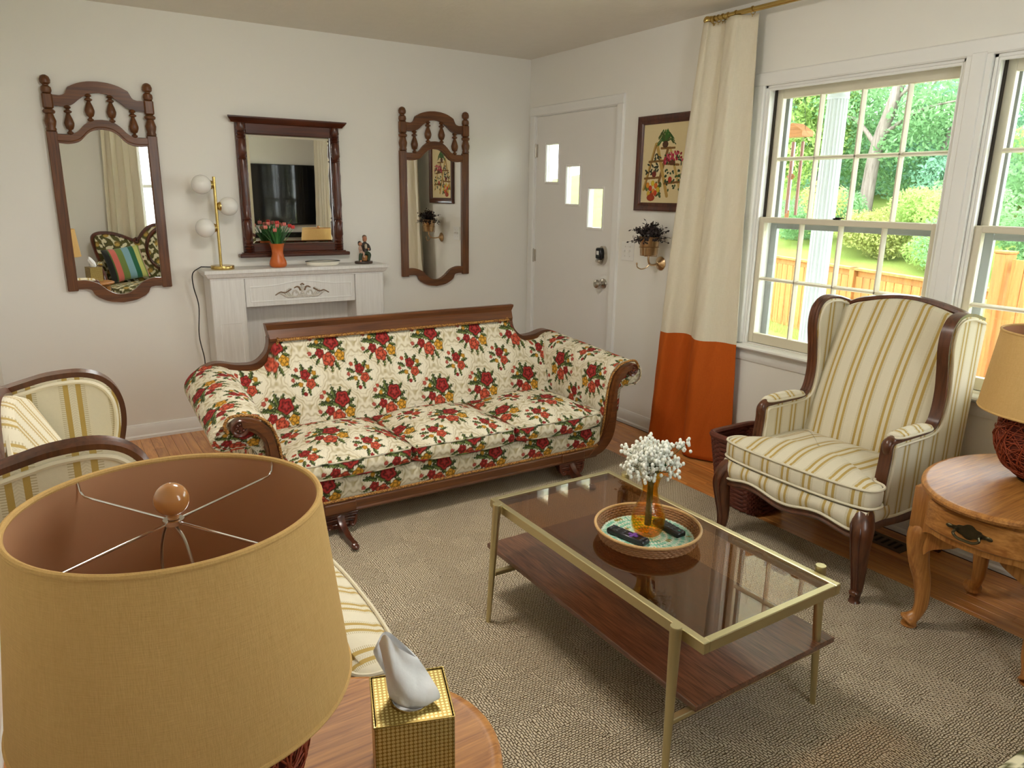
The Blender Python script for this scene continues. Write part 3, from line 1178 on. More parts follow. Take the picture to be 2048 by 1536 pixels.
for k, (a, b) in enumerate(((-.826, -.287), (-.275, .275), (.287, .826))):
    soft_cushion(SX + a, SX + b, -1.894, -1.335, .284, .352, .066, k * 1.7 + .4, (.06, .0, -.04)[k])

# back upholstery
TOPC = spline([(0, .768), (.35, .768), (.62, .768), (.688, .762), (.712, .712), (.745, .655), (.80, .628), (.87, .634), (.95, .648), (.99, .640)], 400)


def ztop(x):
    o = np.argsort(TOPC[:, 0])
    return np.interp(np.abs(x), TOPC[o, 0], TOPC[o, 1])


nx, nv = int(1.92 / RES), int(.50 / RES)


def backfn(u, v):
    x = -.96 + 1.92 * u
    zt = ztop(x)
    z = .30 + (zt - .30) * v
    k = np.clip((z - .30) / .47, 0, 1)
    y = -1.365 + .215 * k - .022 * np.sin(np.clip(k * 1.05, 0, 1) * PI) * (1 - np.abs(x / .98) ** 6) + .035 * np.clip((v - .93) / .07, 0, 1) ** 2
    return SX + x, y, z


V, F = grid(nx, nv, backfn)
m = MB()
m.add((V, F), col=floral(V[:, 0] - SX + .150, V[:, 2] - .706))
m.build('back_upholstery', 'floral_fabric', sofa, smooth=180)
m = MB()
ob = [(SX - .70, .16), (SX + .70, .16), (SX + .86, .16), (SX + .93, .60), (SX + .74, .64), (SX + .69, .75), (SX - .69, .75), (SX - .74, .64), (SX - .93, .60), (SX - .86, .16)]
V, F = extrude(ob, -1.100, -1.085)
m.add((V, F), col=np.tile(CREAM, (len(V), 1)))
m.build('outside_back', 'floral_fabric', sofa, smooth=0)
# crest rail: concave board leaning back over the upholstery
CREST = [(-.030, -.012), (-.034, .004), (-.026, .020), (-.012, .045), (-.022, .072), (-.014, .080), (.014, .080), (.030, .072), (.026, .0), (.024, -.012)]
prof = [(b_[0], b_[1]) for b_ in CREST]
m = MB()
xs = np.array([-.712, -.705, .705, .712])
V = np.array([[SX + x * (1 + .022 * ((bz - .0) / .08) ** 2), -1.128 + ay, .766 + bz] for x in (-.712, .712) for ay, bz in prof])
n_ = len(prof)
F = [(i, (i + 1) % n_, (i + 1) % n_ + n_, i + n_) for i in range(n_)] + [tuple(range(n_)), tuple(range(2 * n_ - 1, n_ - 1, -1))]
m.add((V, F))
m.build('crest_rail', 'sofa_wood', sofa, smooth=30)
# shaped back frame from the crest to the arms
for sgn in (1, -1):
    o_ = spline([(.716, .775), (.720, .735), (.738, .695), (.789, .655), (.870, .655), (.940, .672), (.990, .672), (1.040, .650), (1.082, .612)], 60)
    i_ = spline([(.672, .775), (.680, .728), (.702, .676), (.760, .625), (.850, .618), (.930, .628), (.985, .630), (1.020, .612), (1.050, .585)], 60)
    o_ = np.array([(SX + sgn * p[0], p[1]) for p in o_])
    i_ = np.array([(SX + sgn * p[0], p[1]) for p in i_])
    one(strip(o_, i_, -1.152, -1.092), 'back_frame', 'sofa_wood', sofa, smooth=40)
    g = np.array([(p[0], -1.158, p[1]) for p in i_])
    one(tube(g, .0065, 8), 'gimp_braid', 'gimp_braid', sofa)
one(tube([(SX - .68, -1.168, .762), (SX + .68, -1.168, .762)], .0075, 8), 'gimp_braid', 'gimp_braid', sofa)

# sabre legs with carved knee bracket and brass-like paw toe
for sx_ in (-1, 1):
    for fy in (-1, 1):
        lx = SX + sx_ * .64
        y0 = -1.855 if fy < 0 else -1.15
        P = spline([(lx, y0, .125), (lx, y0 + fy * .010, .085), (lx, y0 + fy * .055, .045), (lx, y0 + fy * .125, .026), (lx, y0 + fy * .19, .026), (lx, y0 + fy * .215, .024)], 30)
        sc_ = np.interp(np.linspace(0, 1, 30), [0, .3, .75, .88, 1], [1.35, 1.0, .62, .70, .45])
        m = MB()
        m.add(sweep(P, [(-.022, -.016), (.022, -.016), (.026, 0), (.022, .016), (-.022, .016), (-.026, 0)], up=(1, 0, 0), scale=sc_))
        lg = m.build('leg', 'mahogany', sofa, smooth=40)
        m = MB()
        yk = y0 + fy * .004
        for j in range(6):
            z1_, z0_ = .106 - j * .012, .106 - (j + 1) * .012
            w_ = .084 * (1 - .10 * j ** 1.25 / 2)
            m.add(bx(lx - w_, lx + w_, yk - .030 + (.003 if j % 2 else 0), yk + .030 - (.003 if j % 2 else 0), z0_, z1_, .004))
        for q in (-1, 1):
            m.add(tube(spline([(lx + q * .074, yk + fy * .024, .088), (lx + q * .070, yk + fy * .026, .060), (lx + q * .056, yk + fy * .028, .042), (lx + q * .044, yk + fy * .028, .048), (lx + q * .048, yk + fy * .028, .060)], 16), .008, 8))
        m.build('knee_bracket', 'mahogany', lg)
        one(ball((lx, y0 + fy * .205, .024), (.018, .026, .0135), 12, 8), 'toe', 'mahogany', lg)

# ------------------------------------------------------------------ striped chair fabric
def stripe_mat(name, base, gold, hatch, period=.098):
    t = NT(name, .8, .3)
    uv = t.n('ShaderNodeUVMap').outputs[0]
    s = t.sep(uv)
    p = t.math('MULTIPLY', t.math('FRACT', t.math('DIVIDE', s[0], period)), period)
    d = t.math('ABSOLUTE', t.math('SUBTRACT', p, period / 2))
    g = t.math('MULTIPLY', t.math('GREATER_THAN', d, .0075), t.math('LESS_THAN', d, .0180))
    inner = t.math('LESS_THAN', d, .0075)
    comb = t.math('MULTIPLY', t.math('GREATER_THAN', d, .0180), t.math('LESS_THAN', d, .0270))
    tooth = t.math('GREATER_THAN', t.math('FRACT', t.math('DIVIDE', s[1], .0048)), .55)
    her = t.math('GREATER_THAN', t.math('FRACT', t.math('ADD', t.math('DIVIDE', s[1], .006), t.math('DIVIDE', d, .008))), .55)
    nz = t.noise(uv, 900, 2)
    nb = t.noise(uv, 160, 3)
    col = t.mix(nb, tuple(x * .93 for x in base), base)
    gm = t.mix(nz, tuple(x * .78 for x in gold), tuple(x * 1.15 for x in gold))
    col = t.mix(g, col, gm)
    col = t.mix(t.math('MULTIPLY', t.math('MULTIPLY', comb, tooth), .65), col, hatch)
    col = t.mix(t.math('MULTIPLY', t.math('MULTIPLY', inner, her), .22), col, hatch)
    t.set('Base Color', col)
    t.set('Sheen Weight', .15)
    t.bump(nz, .25, .0015)
    MAT[name] = t.m


stripe_mat('stripe_fabric', S(228, 219, 194), S(190, 160, 88), S(176, 160, 116))
plain('welt_cream', S(224, 214, 188), .7)


def make_wing_chair(name, label):
    """faces +x, seat front at x=0, width along y"""
    ch = thing(name, label, 'armchair', (0, 0, 0))
    W, T = .312, .046
    # ---- side panels: outline in (x,z), outer and inner face with vertical stripes
    wing = [(-.160, .36), (-.172, .45), (-.182, .54), (-.186, .592), (-.235, .600), (-.33, .602), (-.43, .606), (-.478, .626), (-.500, .680), (-.505, .760), (-.492, .850), (-.476, .930), (-.480, .990), (-.505, 1.030), (-.548, 1.048), (-.61, 1.047), (-.66, 1.036), (-.705, 1.024)]
    wc = np.array(spline(wing, 90))
    back = np.array([(-.72, 1.0), (-.705, .80), (-.70, .6), (-.69, .42), (-.685, .34)])
    bot = np.array([(-.60, .315), (-.45, .302), (-.30, .298), (-.20, .305), (-.170, .325)])
    outline = np.vstack([wc, back, bot])
    for sg in (1, -1):
        m = MB()
        V, F = extrude(outline, sg * W, sg * (W - T))
        m.add((V, F), uv=np.stack([V[:, 0] + .03, V[:, 2]], -1))
        m.build('side_panel', 'stripe_fabric', ch, smooth=30)
        # wood edge that runs up the arm stump, along the arm and round the wing
        P = np.array([(x, sg * (W - T / 2), z) for x, z in wc])
        prof = [(-.022, -.010), (-.015, -.015), (-.008, -.011), (0, -.016), (.008, -.011), (.015, -.015), (.022, -.010), (.022, .012), (-.022, .012)]
        prof = [(a, -b) for a, b in prof]
        off = P.copy()
        one(sweep(off, [(b, a) for a, b in prof], up=(0, sg, 0)), 'wing_frame', 'chair_wood', ch, smooth=35)
        for q in (sg * (W + .004), sg * (W - T - .004)):
            one(tube([(x - .0 + .010 * nx_, q, z + .010 * nz_) for (x, z), (nx_, nz_) in zip(wc, np.stack([-np.gradient(wc[:, 1]), np.gradient(wc[:, 0])], -1) / (np.hypot(np.gradient(wc[:, 0]), np.gradient(wc[:, 1]))[:, None] + 1e-9))], .0052, 6), 'welt', 'welt_cream', ch)
        one(tube([(x, sg * (W + .003), z) for x, z in spline(np.vstack([wc[:1], bot[::-1], back[::-1][:2]]), 40)], .0055, 6), 'welt', 'welt_cream', ch)
        # padded arm rest
        o = [(-.205 - .205 * (.5 - .5 * math.cos(a)) * 1.0, 0) for a in (0, PI)]
        ol = []
        for a in np.linspace(0, 2 * PI, 36, endpoint=False):
            ca, sa = math.cos(a), math.sin(a)
            ol.append((-.325 + .125 * np.sign(ca) * abs(ca) ** .5, sg * (W - T / 2) + .030 * np.sign(sa) * abs(sa) ** .5))
        V, F, uv = pillow(ol, .612, .634, .012, .010, 5)
        m = MB()
        m.add((V, F), uv=uv)
        pd = m.build('arm_pad', 'stripe_fabric', ch, smooth=180)
        one(tube([(*p, .620) for p in ol], .005, 6, True), 'welt', 'welt_cream', pd)
        # carved arm knuckle
        m = MB()
        m.add(tube(spline([(-.245, sg * (W - T / 2), .604), (-.215, sg * (W - T / 2), .610), (-.190, sg * (W - T / 2), .602), (-.180, sg * (W - T / 2), .580), (-.188, sg * (W - T / 2), .556), (-.192, sg * (W - T / 2), .52), (-.185, sg * (W - T / 2), .45), (-.155, sg * (W - T / 2 + .01), .38), (-.09, sg * (W + .0), .345)], 36), np.interp(np.linspace(0, 1, 36), [0, .3, .45, .8, 1], [.016, .021, .018, .014, .018]), 12))
        m.build('arm_stump', 'chair_wood', ch)
        # side seat rail
        P = spline([(-.10, sg * (W - .005), .292), (-.20, sg * (W - .010), .285), (-.38, sg * (W - .012), .272), (-.55, sg * (W - .012), .280), (-.68, sg * (W - .014), .295)], 24)
        one(sweep(P, [(-.020, -.018), (.014, -.018), (.018, -.008), (.014, .020), (-.020, .020)], up=(0, 0, 1)), 'side_rail', 'chair_wood', ch, smooth=35)
        # cabriole front leg
        P = spline([(-.055, sg * .300, .355), (-.030, sg * .322, .315), (-.016, sg * .332, .265), (-.026, sg * .330, .19), (-.040, sg * .328, .11), (-.040, sg * .330, .055), (-.030, sg * .333, .022), (-.028, sg * .334, .0)], 40)
        rr = np.interp(np.linspace(0, 1, 40), [0, .18, .35, .6, .8, .9, .96, 1], [.040, .043, .036, .025, .019, .018, .024, .019])
        m = MB()
        m.add(sweep(P, ring2(16) + 0, scale=rr))
        lg = m.build('leg', 'chair_wood', ch)
        m = MB()
        for dy in (-.013, .013):
            m.add(tube([(p[0] + r * .96, p[1] + dy * (r / .03), p[2]) for p, r in zip(P[4:34], rr[4:34])], .003, 6))
        m.build('carved_line', 'mahogany', lg)
        one(cbox((-.022, sg * .334, .045), (.030, .034, .020), .007), 'toe_scroll', 'chair_wood', lg)
        # raked back leg
        P = spline([(-.66, sg * .262, .30), (-.675, sg * .265, .20), (-.70, sg * .268, .10), (-.735, sg * .272, 0)], 16)
        one(sweep(P, [(-.018, -.018), (.018, -.018), (.018, .018), (-.018, .018)], up=(0, 1, 0), scale=np.linspace(1, .75, 16)), 'leg', 'chair_wood', ch, smooth=30)
    # ---- crest rail
    yy = np.linspace(-1, 1, 60)
    zc = 1.022 + .052 * (np.cos(yy * PI * .5) ** 1.2) - .010 * np.exp(-((np.abs(yy) - .88) / .10) ** 2)
    P = np.stack([-.700 - .012 * np.cos(yy * PI / 2), yy * (W - .012), zc], -1)
    one(sweep(P, [(-.022, -.012), (.016, -.012), (.022, 0), (.016, .012), (0, .016), (-.022, .012)], up=(0, 0, 1)), 'crest_rail', 'chair_wood', ch, smooth=40)
    one(tube(P + np.array([.028, 0, -.012]), .0055, 6), 'welt', 'welt_cream', ch)
    # ---- inside back
    def fb(u, v):
        y = (-1 + 2 * u) * (W - T + .004)
        zt = np.interp(np.abs(-1 + 2 * u), np.abs(yy[30:]), zc[30:]) - .012
        z = .40 + (zt - .40) * v
        k = (z - .40) / .66
        x = -.445 - .225 * k + .046 * np.sin(np.clip(k * .97 + .03, 0, 1) * PI) * (1 - np.abs(-1 + 2 * u) ** 5) - .004 * np.abs(-1 + 2 * u) ** 8
        return x, y, z
    V, F = grid(40, 40, fb)
    m = MB()
    m.add((V, F), uv=np.stack([V[:, 1] + .049, V[:, 2]], -1))
    m.build('inside_back', 'stripe_fabric', ch, smooth=180)
    V, F = grid(20, 20, lambda u, v: (-.722 + .02 * (1 - v) + 0 * u, (-1 + 2 * u) * (W - .004), .31 + (np.interp(np.abs(-1 + 2 * u), np.abs(yy[30:]), zc[30:]) - .31) * v))
    m = MB()
    m.add((V, F), uv=np.stack([V[:, 1], V[:, 2]], -1))
    m.build('outside_back', 'stripe_fabric', ch, smooth=180)
    # top of the padded back between inside and outside cover
    def ft(u, v):
        q = np.abs(-1 + 2 * u)
        zt = np.interp(q, np.abs(yy[30:]), zc[30:]) - .012
        xa = -.445 - .225 * (zt - .40) / .66 - .004 * q ** 8 + .046 * np.sin(np.clip((zt - .40) / .66 * .97 + .03, 0, 1) * PI) * (1 - q ** 5)
        return xa + (-.716 - xa) * v, (-1 + 2 * u) * (W - T + .004), zt + .010 * np.sin(v * PI)
    V, F = grid(40, 8, ft)
    m = MB()
    m.add((V, F), uv=np.stack([V[:, 1] + .049, V[:, 0]], -1))
    m.build('back_top', 'stripe_fabric', ch, smooth=180)
    # ---- seat cushion (T shape, bowed front)
    half = [(.012, .0), (.010, .12), (.0, .24), (-.020, .320), (-.050, .346), (-.095, .346), (-.125, .325), (-.140, .285), (-.175, .268), (-.30, .262), (-.42, .258), (-.452, .24), (-.458, .12), (-.458, 0)]
    o = half + [(x, -y) for x, y in half[-2:0:-1]]
    ol = spline(o, 110, True)
    V, F, uv = pillow(ol, .374, .462, .040, .028, 12, wrap=(1, 0))
    m = MB()
    m.add((V, F), uv=np.stack([uv[:, 1] + .049, uv[:, 0]], -1))
    cu = m.build('seat_cushion', 'stripe_fabric', ch, smooth=180)
    for z in (.384, .454):
        one(tube([(*p, z) for p in ol], .0052, 6, True), 'welt', 'welt_cream', cu)
    # ---- upholstered front and wood apron
    ys = np.linspace(-.335, .335, 60)
    fx = lambda y: .004 - .030 * (np.abs(y) / .335) ** 4
    zb = lambda y: .300 - .014 * np.cos(y / .335 * 2 * PI) + .004 * np.cos(y / .335 * PI) + .022 * (np.abs(y) / .335) ** 12
    def ff(u, v):
        y = -.335 + .67 * u
        z = zb(y) + (.372 - zb(y)) * v
        return fx(y) + .012 * np.sin(v * PI), y, z
    V, F = grid(60, 14, ff)
    m = MB()
    m.add((V, F), uv=np.stack([V[:, 1] + .049, V[:, 2]], -1))
    for sg in (1, -1):
        V, F = grid(14, 10, lambda u, v: (fx(.335) - .14 * u, sg * (.335 + .008 * np.sin(v * PI)), .318 + .054 * v + 0 * u))
        m.add((V, F), uv=np.stack([V[:, 0], V[:, 2]], -1))
    m.build('seat_front', 'stripe_fabric', ch, smooth=180)
    one(tube([(fx(y) + .010, y, zb(y) + .002) for y in ys], .0058, 6), 'welt', 'welt_cream', ch)
    one(sweep([(fx(y) - .010, y, zb(y) - .018) for y in ys[3:-3]], [(-.016, -.016), (.012, -.016), (.018, -.008), (.014, 0), (.018, .008), (.010, .016), (-.016, .016)], up=(0, 0, 1)), 'front_rail', 'chair_wood', ch, smooth=35)
    one(bx(-.66, -.02, -.27, .27, .315, .372, .01), 'seat_deck', 'welt_cream', ch, smooth=0)
    return ch


wc1 = make_wing_chair('wing_chair', 'cream and gold striped wing armchair standing in front of the windows')
wc2 = copy_tree(wc1)
wc2['label'] = 'cream and gold striped wing armchair behind the big foreground lampshade'
wc1['group'] = wc2['group'] = 'pair of striped wing chairs'
wc1.location, wc1.rotation_euler = (-.785, -3.078, .0), (0, 0, PI)
wc2.location, wc2.rotation_euler = (-2.598, -3.105, .0), (0, 0, 0)

# ------------------------------------------------------------------ oval oak end tables


def make_end_table(name, label):
    """long axis x, drawer on the -x side; origin at the floor below the centre"""
    tb = thing(name, label, 'side table')
    RX, RY, H = .392, .283, .560
    top = []
    for r, z in ((1., .0), (.985, .005), (.955, .007), (.94, .0045), (.92, .0045)):
        top.append((r, z))
    prof = [(0, -.026), (.95, -.026), (.985, -.022), (1.0, -.012), (.995, -.004), (.975, 0), (.945, .0), (.935, -.002), (0, -.002)]
    V, F = lathe([(r, z) for r, z in prof], 72, (0, 0, H), RX, RY)
    one((V, F), 'tabletop', 'oak_top', tb, smooth=40)
    x0, x1, y0, y1 = -.205, .205, -.195, .195
    zt, zb_ = H - .026, H - .178
    # oval apron ring with a scalloped lower edge between the legs
    n = 144
    aa = np.linspace(0, 2 * PI, n, endpoint=False)
    se_ = lambda a_, rx, ry: (rx * np.sign(np.cos(a_)) * np.abs(np.cos(a_)) ** .8, ry * np.sign(np.sin(a_)) * np.abs(np.sin(a_)) ** .8)
    leg_a = math.atan2(.18 / .25, .19 / .35)
    def low_at(a_):
        d_ = np.minimum.reduce([np.abs((a_ - q + PI) % (2 * PI) - PI) for q in (leg_a, PI - leg_a, PI + leg_a, -leg_a)])
        return zb_ + .026 * np.clip((d_ - .22) / .25, 0, 1) ** .6
    V = []
    for a_ in aa:
        for rx, ry, z in ((.340, .243, zt), (.340, .243, low_at(a_)), (.320, .223, low_at(a_)), (.320, .223, zt)):
            X_, Y_ = se_(a_, rx, ry)
            V.append((X_, Y_, z))
    one((np.array(V), quadgrid(n, 4, True, True)), 'apron', 'oak_furniture', tb, smooth=40)
    # bowed drawer front with bail pull
    z0_, z1_ = zb_ + .046, zt - .014
    V = []
    k_ = 30
    ad = np.linspace(PI - .56, PI + .56, k_)
    for a_ in ad:
        for e_, z in ((.346, z0_), (.353, z0_ + .007), (.353, z1_ - .007), (.346, z1_), (.330, z1_), (.330, z0_)):
            X_, Y_ = se_(a_, e_, e_ - .097)
            V.append((X_, Y_, z))
    F = [tuple(q) for q in quadgrid(k_, 6, False, True)] + [tuple(range(6)), tuple((k_ - 1) * 6 + i for i in range(5, -1, -1))]
    dr = one((np.array(V), F), 'drawer', 'oak_drawer', tb, smooth=30)
    x0 = -.345
    cz = (z0_ + z1_) / 2
    m = MB()
    pl = []
    for a in np.linspace(0, 2 * PI, 48, endpoint=False):
        r = 1 + .18 * math.cos(4 * a) + .10 * math.cos(8 * a)
        pl.append((.050 * math.cos(a) * r, cz + .004 + .019 * math.sin(a) * r))
    m.add(extrude(pl, x0 - .005, x0 - .0115, 'yz'))
    for s_ in (-1, 1):
        m.add(tube([(x0 - .008, s_ * .034, cz + .003), (x0 - .024, s_ * .034, cz + .003)], .005, 8))
        m.add(ball((x0 - .010, s_ * .058, cz + .004), (.003, .012, .007), 8, 6))
    m.add(tube(spline([(x0 - .022, -.034, cz + .003), (x0 - .025, -.038, cz - .010), (x0 - .027, -.022, cz - .020), (x0 - .027, 0, cz - .021), (x0 - .027, .022, cz - .020), (x0 - .025, .038, cz - .010), (x0 - .022, .034, cz + .003)], 30), .0045, 8))
    m.build('bail_pull', 'antique_brass', dr)
    for sx_ in (-1, 1):
        for sy_ in (-1, 1):
            X, Y = sx_ * .216, sy_ * .186
            d = np.array([sx_, sy_]) / math.sqrt(2)
            m = MB()
            m.add(cbox((X + sx_ * .016, Y + sy_ * .016, (zt + zb_) / 2), (.056, .056, zt - zb_), .004))
            # cabriole: knee out, ankle in, pad foot out
            K = [(.000, zb_ + .012), (.016, zb_ - .012), (.022, zb_ - .055), (.010, zb_ - .13), (-.010, .18), (-.020, .10), (-.012, .055), (.006, .030), (.014, .018)]
            P = spline([(X + d[0] * k, Y + d[1] * k, z) for k, z in K], 44)
            r = np.interp(np.linspace(0, 1, 44), [0, .15, .35, .6, .76, .86, .94, 1], [.036, .042, .034, .024, .019, .024, .034, .030])
            m.add(sweep(P, ring2(16), scale=r))
            m.add(lathe([(0, 0), (.022, 0), (.026, .005), (.024, .011), (0, .012)], 18, (X + d[0] * .010, Y + d[1] * .010, 0)))
            lg = m.build('leg', 'oak_furniture', tb, smooth=45)
            # ears where the leg meets the apron
            for ax in (0, 1):
                q = []
                base = X if ax == 0 else Y
                sg = -sx_ if ax == 0 else -sy_
                ear = spline([(base + sg * .020, zb_ + .006), (base + sg * .125, zb_ + .006), (base + sg * .116, zb_ - .016), (base + sg * .076, zb_ - .038), (base + sg * .040, zb_ - .058), (base + sg * .018, zb_ - .085)], 20)
                pts = [tuple(p) for p in ear]
                pts.append((base + sg * .005, zb_ - .03))
                if ax == 0:
                    one(extrude(pts, Y + sy_ * .010, Y + sy_ * .040, 'xz'), 'ear', 'oak_furniture', lg, smooth=30)
                else:
                    one(extrude(pts, X + sx_ * .010, X + sx_ * .040, 'yz'), 'ear', 'oak_furniture', lg, smooth=30)
    return tb


et1 = make_end_table('end_table', 'oval oak end table with brass drawer pull, next to the wing chair')
et2 = copy_tree(et1)
et2['label'] = 'oval oak end table under the big foreground lamp and gold tissue box'
et1['group'] = et2['group'] = 'pair of oval oak end tables'
et1.location = (-.510, -3.800, .006)
et2.location, et2.rotation_euler = (-2.998, -3.800, 0), (0, 0, PI)

# ------------------------------------------------------------------ lamps with woven ball base
t = NT('lamp_linen', .9, .15)
c = t.co()
wa = t.noise(t.vmul(c, (600, 600, 60)), 1., 2)
wb = t.noise(t.vmul(c, (60, 60, 900)), 1., 2)
slub = t.noise(t.vmul(c, (160, 160, 14)), 1., 3)
wsum = t.math('ADD', t.math('MULTIPLY', wa, .5), t.math('MULTIPLY', wb, .5))
col = t.mix(wsum, S(190, 146, 84), S(226, 188, 124))
col = t.mix(t.math('MULTIPLY', slub, .25), col, S(234, 202, 142))
t.set('Base Color', col)
t.bump(t.math('ADD', wsum, t.math('MULTIPLY', slub, .5)), .5, .002)
MAT['lamp_linen'] = t.m
plain('shade_lining', S(196, 146, 108), .55)
plain('finial_wood', S(186, 126, 70), .18, coat=.6)
plain('twine_red', S(148, 62, 30), .55, var=.35, vscale=40)
plain('twine_dark', S(96, 36, 18), .8)


def make_table_lamp(name, label, H0, ztop, rt, rb, hs, phase):
    """origin on the table top at H0; heights given in world z"""
    lp = thing(name, label, 'lamp', (0, 0, 0))
    zt, zb_ = ztop - H0, ztop - hs - H0
    ns = 96
    one(lathe([(rb, zb_), (rb + .0005, zb_ + .004), (rt + .0005, zt - .004), (rt, zt)], ns), 'shade', 'lamp_linen', lp, smooth=60)
    sh = lp.children[0]
    one(lathe([(rb - .003, zb_), (rt - .003, zt)], ns), 'lining', 'shade_lining', sh, smooth=60)
    for r, z in ((rt - .001, zt), (rb - .001, zb_)):
        one(tube([(r * math.cos(a), r * math.sin(a), z) for a in np.linspace(0, 2 * PI, ns, endpoint=False)], .0042, 8, True), 'rolled_edge', 'lamp_linen', sh)
    # spider, harp, finial
    zs = zt - .022
    m = MB()
    for k in range(4):
        a = phase + k * PI / 2
        ca, sa = math.cos(a), math.sin(a)
        m.add(tube([((rt - .003) * ca, (rt - .003) * sa, zt - .002), ((rt - .006) * ca, (rt - .006) * sa, zt - .016), ((rt - .014) * ca, (rt - .014) * sa, zs), (.012 * ca, .012 * sa, zs)], .0017, 8))
    m.add(lathe([(.006, -.003), (.013, -.003), (.013, .003), (.006, .003), (.006, -.003)], 20, (0, 0, zs)))
    m.build('spider', 'chrome', lp)
    m = MB()
    hp = [(0, 0, zs - .006)]
    for s_ in (1, -1):
        P = spline([(0, s_ * .006, zs - .006), (0, s_ * .030, zs - .020), (0, s_ * .052, zs - .07), (0, s_ * .050, zs - .14), (0, s_ * .030, zs - .20), (0, s_ * .024, zs - .235)], 30)
        m.add(tube(P, .0020, 8))
    m.build('harp', 'satin_nickel', lp)
    m = MB()
    m.add(lathe([(0, zs + .004), (.007, zs + .004), (.008, zs + .008), (.006, zs + .010), (.0, zs + .010)], 16))
    m.add(ball((0, 0, zs + .030), .0215, 24, 18))
    m.build('finial', 'finial_wood', lp)
    # woven ball of twine
    R, zc_ = .148, .150
    one(ball((0, 0, zc_), (R - .006, R - .006, R - .004), 40, 28), 'ball_core', 'twine_dark', lp)
    m = MB()
    rr = np.random.RandomState(11)
    for k in range(430):
        n1 = rr.normal(size=3)
        n1 /= np.linalg.norm(n1)
        a = np.cross(n1, [.3, .5, .8])
        a /= np.linalg.norm(a)
        b = np.cross(n1, a)
        off = rr.uniform(-.75, .75)
        s0, ln = rr.uniform(0, 2 * PI), rr.uniform(.8, 2.2)
        th = np.linspace(s0, s0 + ln, 16)
        q = math.sqrt(1 - off ** 2)
        rad = R - .004 + .005 * rr.rand() + .004 * np.sin(th * 3)
        P = (n1[None] * off + q * (np.cos(th)[:, None] * a + np.sin(th)[:, None] * b)) * np.asarray(rad)[..., None] + np.array([0, 0, zc_])
        m.add(tube(P, .0012 + .0008 * rr.rand(), 4, caps=False))
    m.build('twine', 'twine_red', lp, smooth=180)
    m = MB()
    m.add(lathe([(0, .293), (.030, .292), (.030, .300), (.012, .303), (.010, .32), (.014, .325), (.014, .36), (0, .362)], 20))
    m.add(lathe([(0, 0), (.06, 0), (.062, .006), (.05, .012), (0, .012)], 28))
    m.build('fitting', 'antique_brass', lp)
    return lp


tl1 = make_table_lamp('table_lamp', 'red twine ball lamp with tan shade on the end table by the wing chair', .566, 1.072, .184, .212, .262, .3)
tl1.location = (-.435, -3.800, .565)
tl2 = copy_tree(tl1)
tl2['label'] = 'large tan linen shade lamp with wooden ball finial, nearest the viewer'
tl1['group'] = tl2['group'] = 'pair of red twine ball lamps'
tl2.location, tl2.rotation_euler = (-3.084, -3.815, .574 + .006), (0, 0, .276)

# ------------------------------------------------------------------ gold tissue box
t = NT('gold_embossed', .3)
c = t.co()
vo = t.n('ShaderNodeTexVoronoi', feature='F1')
t.put(vo.inputs['Vector'], c)
vo.inputs['Scale'].default_value = 150
vo.inputs['Randomness'].default_value = 0
dots = t.math('LESS_THAN', vo.outputs['Distance'], .43)
t.set('Base Color', t.mix(dots, S(150, 124, 58), S(216, 200, 132)))
t.set('Metallic', .6)
t.bump(dots, .5, .002)
MAT['gold_embossed'] = t.m
TB = thing('tissue_box', 'square gold embossed tissue box cover on the foreground table', 'tissue box', (-2.778, -3.856, .562), math.radians(-18.5))
bh, bw = .142, .0605
hole = [(.030 * math.cos(a), .036 * math.sin(a)) for a in np.linspace(0, 2 * PI, 40, endpoint=False)]


def sq(a):
    k = bw / max(abs(math.cos(a)), abs(math.sin(a)))
    return (k * math.cos(a), k * math.sin(a))


outer = [sq(a) for a in np.linspace(0, 2 * PI, 40, endpoint=False)]
V = np.array([(*p, bh) for p in outer] + [(*p, bh) for p in hole] + [(*p, bh - .012) for p in hole])
n_ = 40
F = [(i, (i + 1) % n_, n_ + (i + 1) % n_, n_ + i) for i in range(n_)] + [(n_ + i, n_ + (i + 1) % n_, 2 * n_ + (i + 1) % n_, 2 * n_ + i) for i in range(n_)]
mm = MB()
mm.add((V, F))
for a in range(4):
    mm.add(cbox((0, -bw + .002, bh / 2), (bw * 2, .004, bh), .0015), T=Rz(a * PI / 2))
o = mm.build('cover', 'gold_embossed', None, smooth=30)
o.parent = TB
mm = MB()
for z in (bh + .0006,):
    mm.add(tube([(*p, z) for p in [(-bw, -bw), (bw, -bw), (bw, bw), (-bw, bw)] for _ in (0,)], .0022, 6, True))
    mm.add(tube([(x * 1.08, y * 1.08, z) for x, y in hole], .002, 6, True))
o = mm.build('stitched_edge', 'gold_embossed', None)
o.parent = TB
plain('tissue_paper', S(250, 251, 253), .9, bump=.2, bscale=60)
# crumpled tissue rising out of the slot: two folded sheets
def sheet(ctrl, nu=40, nv=34, seed=0):
    ctrl = np.array(ctrl, float)
    rows = np.array([spline(r_, nu) for r_ in ctrl])
    Q = np.array([spline(rows[:, i], nv) for i in range(nu)])
    u, v = np.meshgrid(np.linspace(0, 1, nu), np.linspace(0, 1, nv), indexing='ij')
    rg = np.random.RandomState(5 + seed)
    cr = 0
    for _ in range(9):
        a_, b_, p_ = rg.uniform(-9, 9), rg.uniform(-8, 8), rg.uniform(0, 6)
        cr = cr + rg.uniform(.0008, .0022) * (np.abs(np.sin(a_ * u + b_ * v + p_)) - .6)
    return Q + cr[..., None] * np.array([.4, .3, 1.])


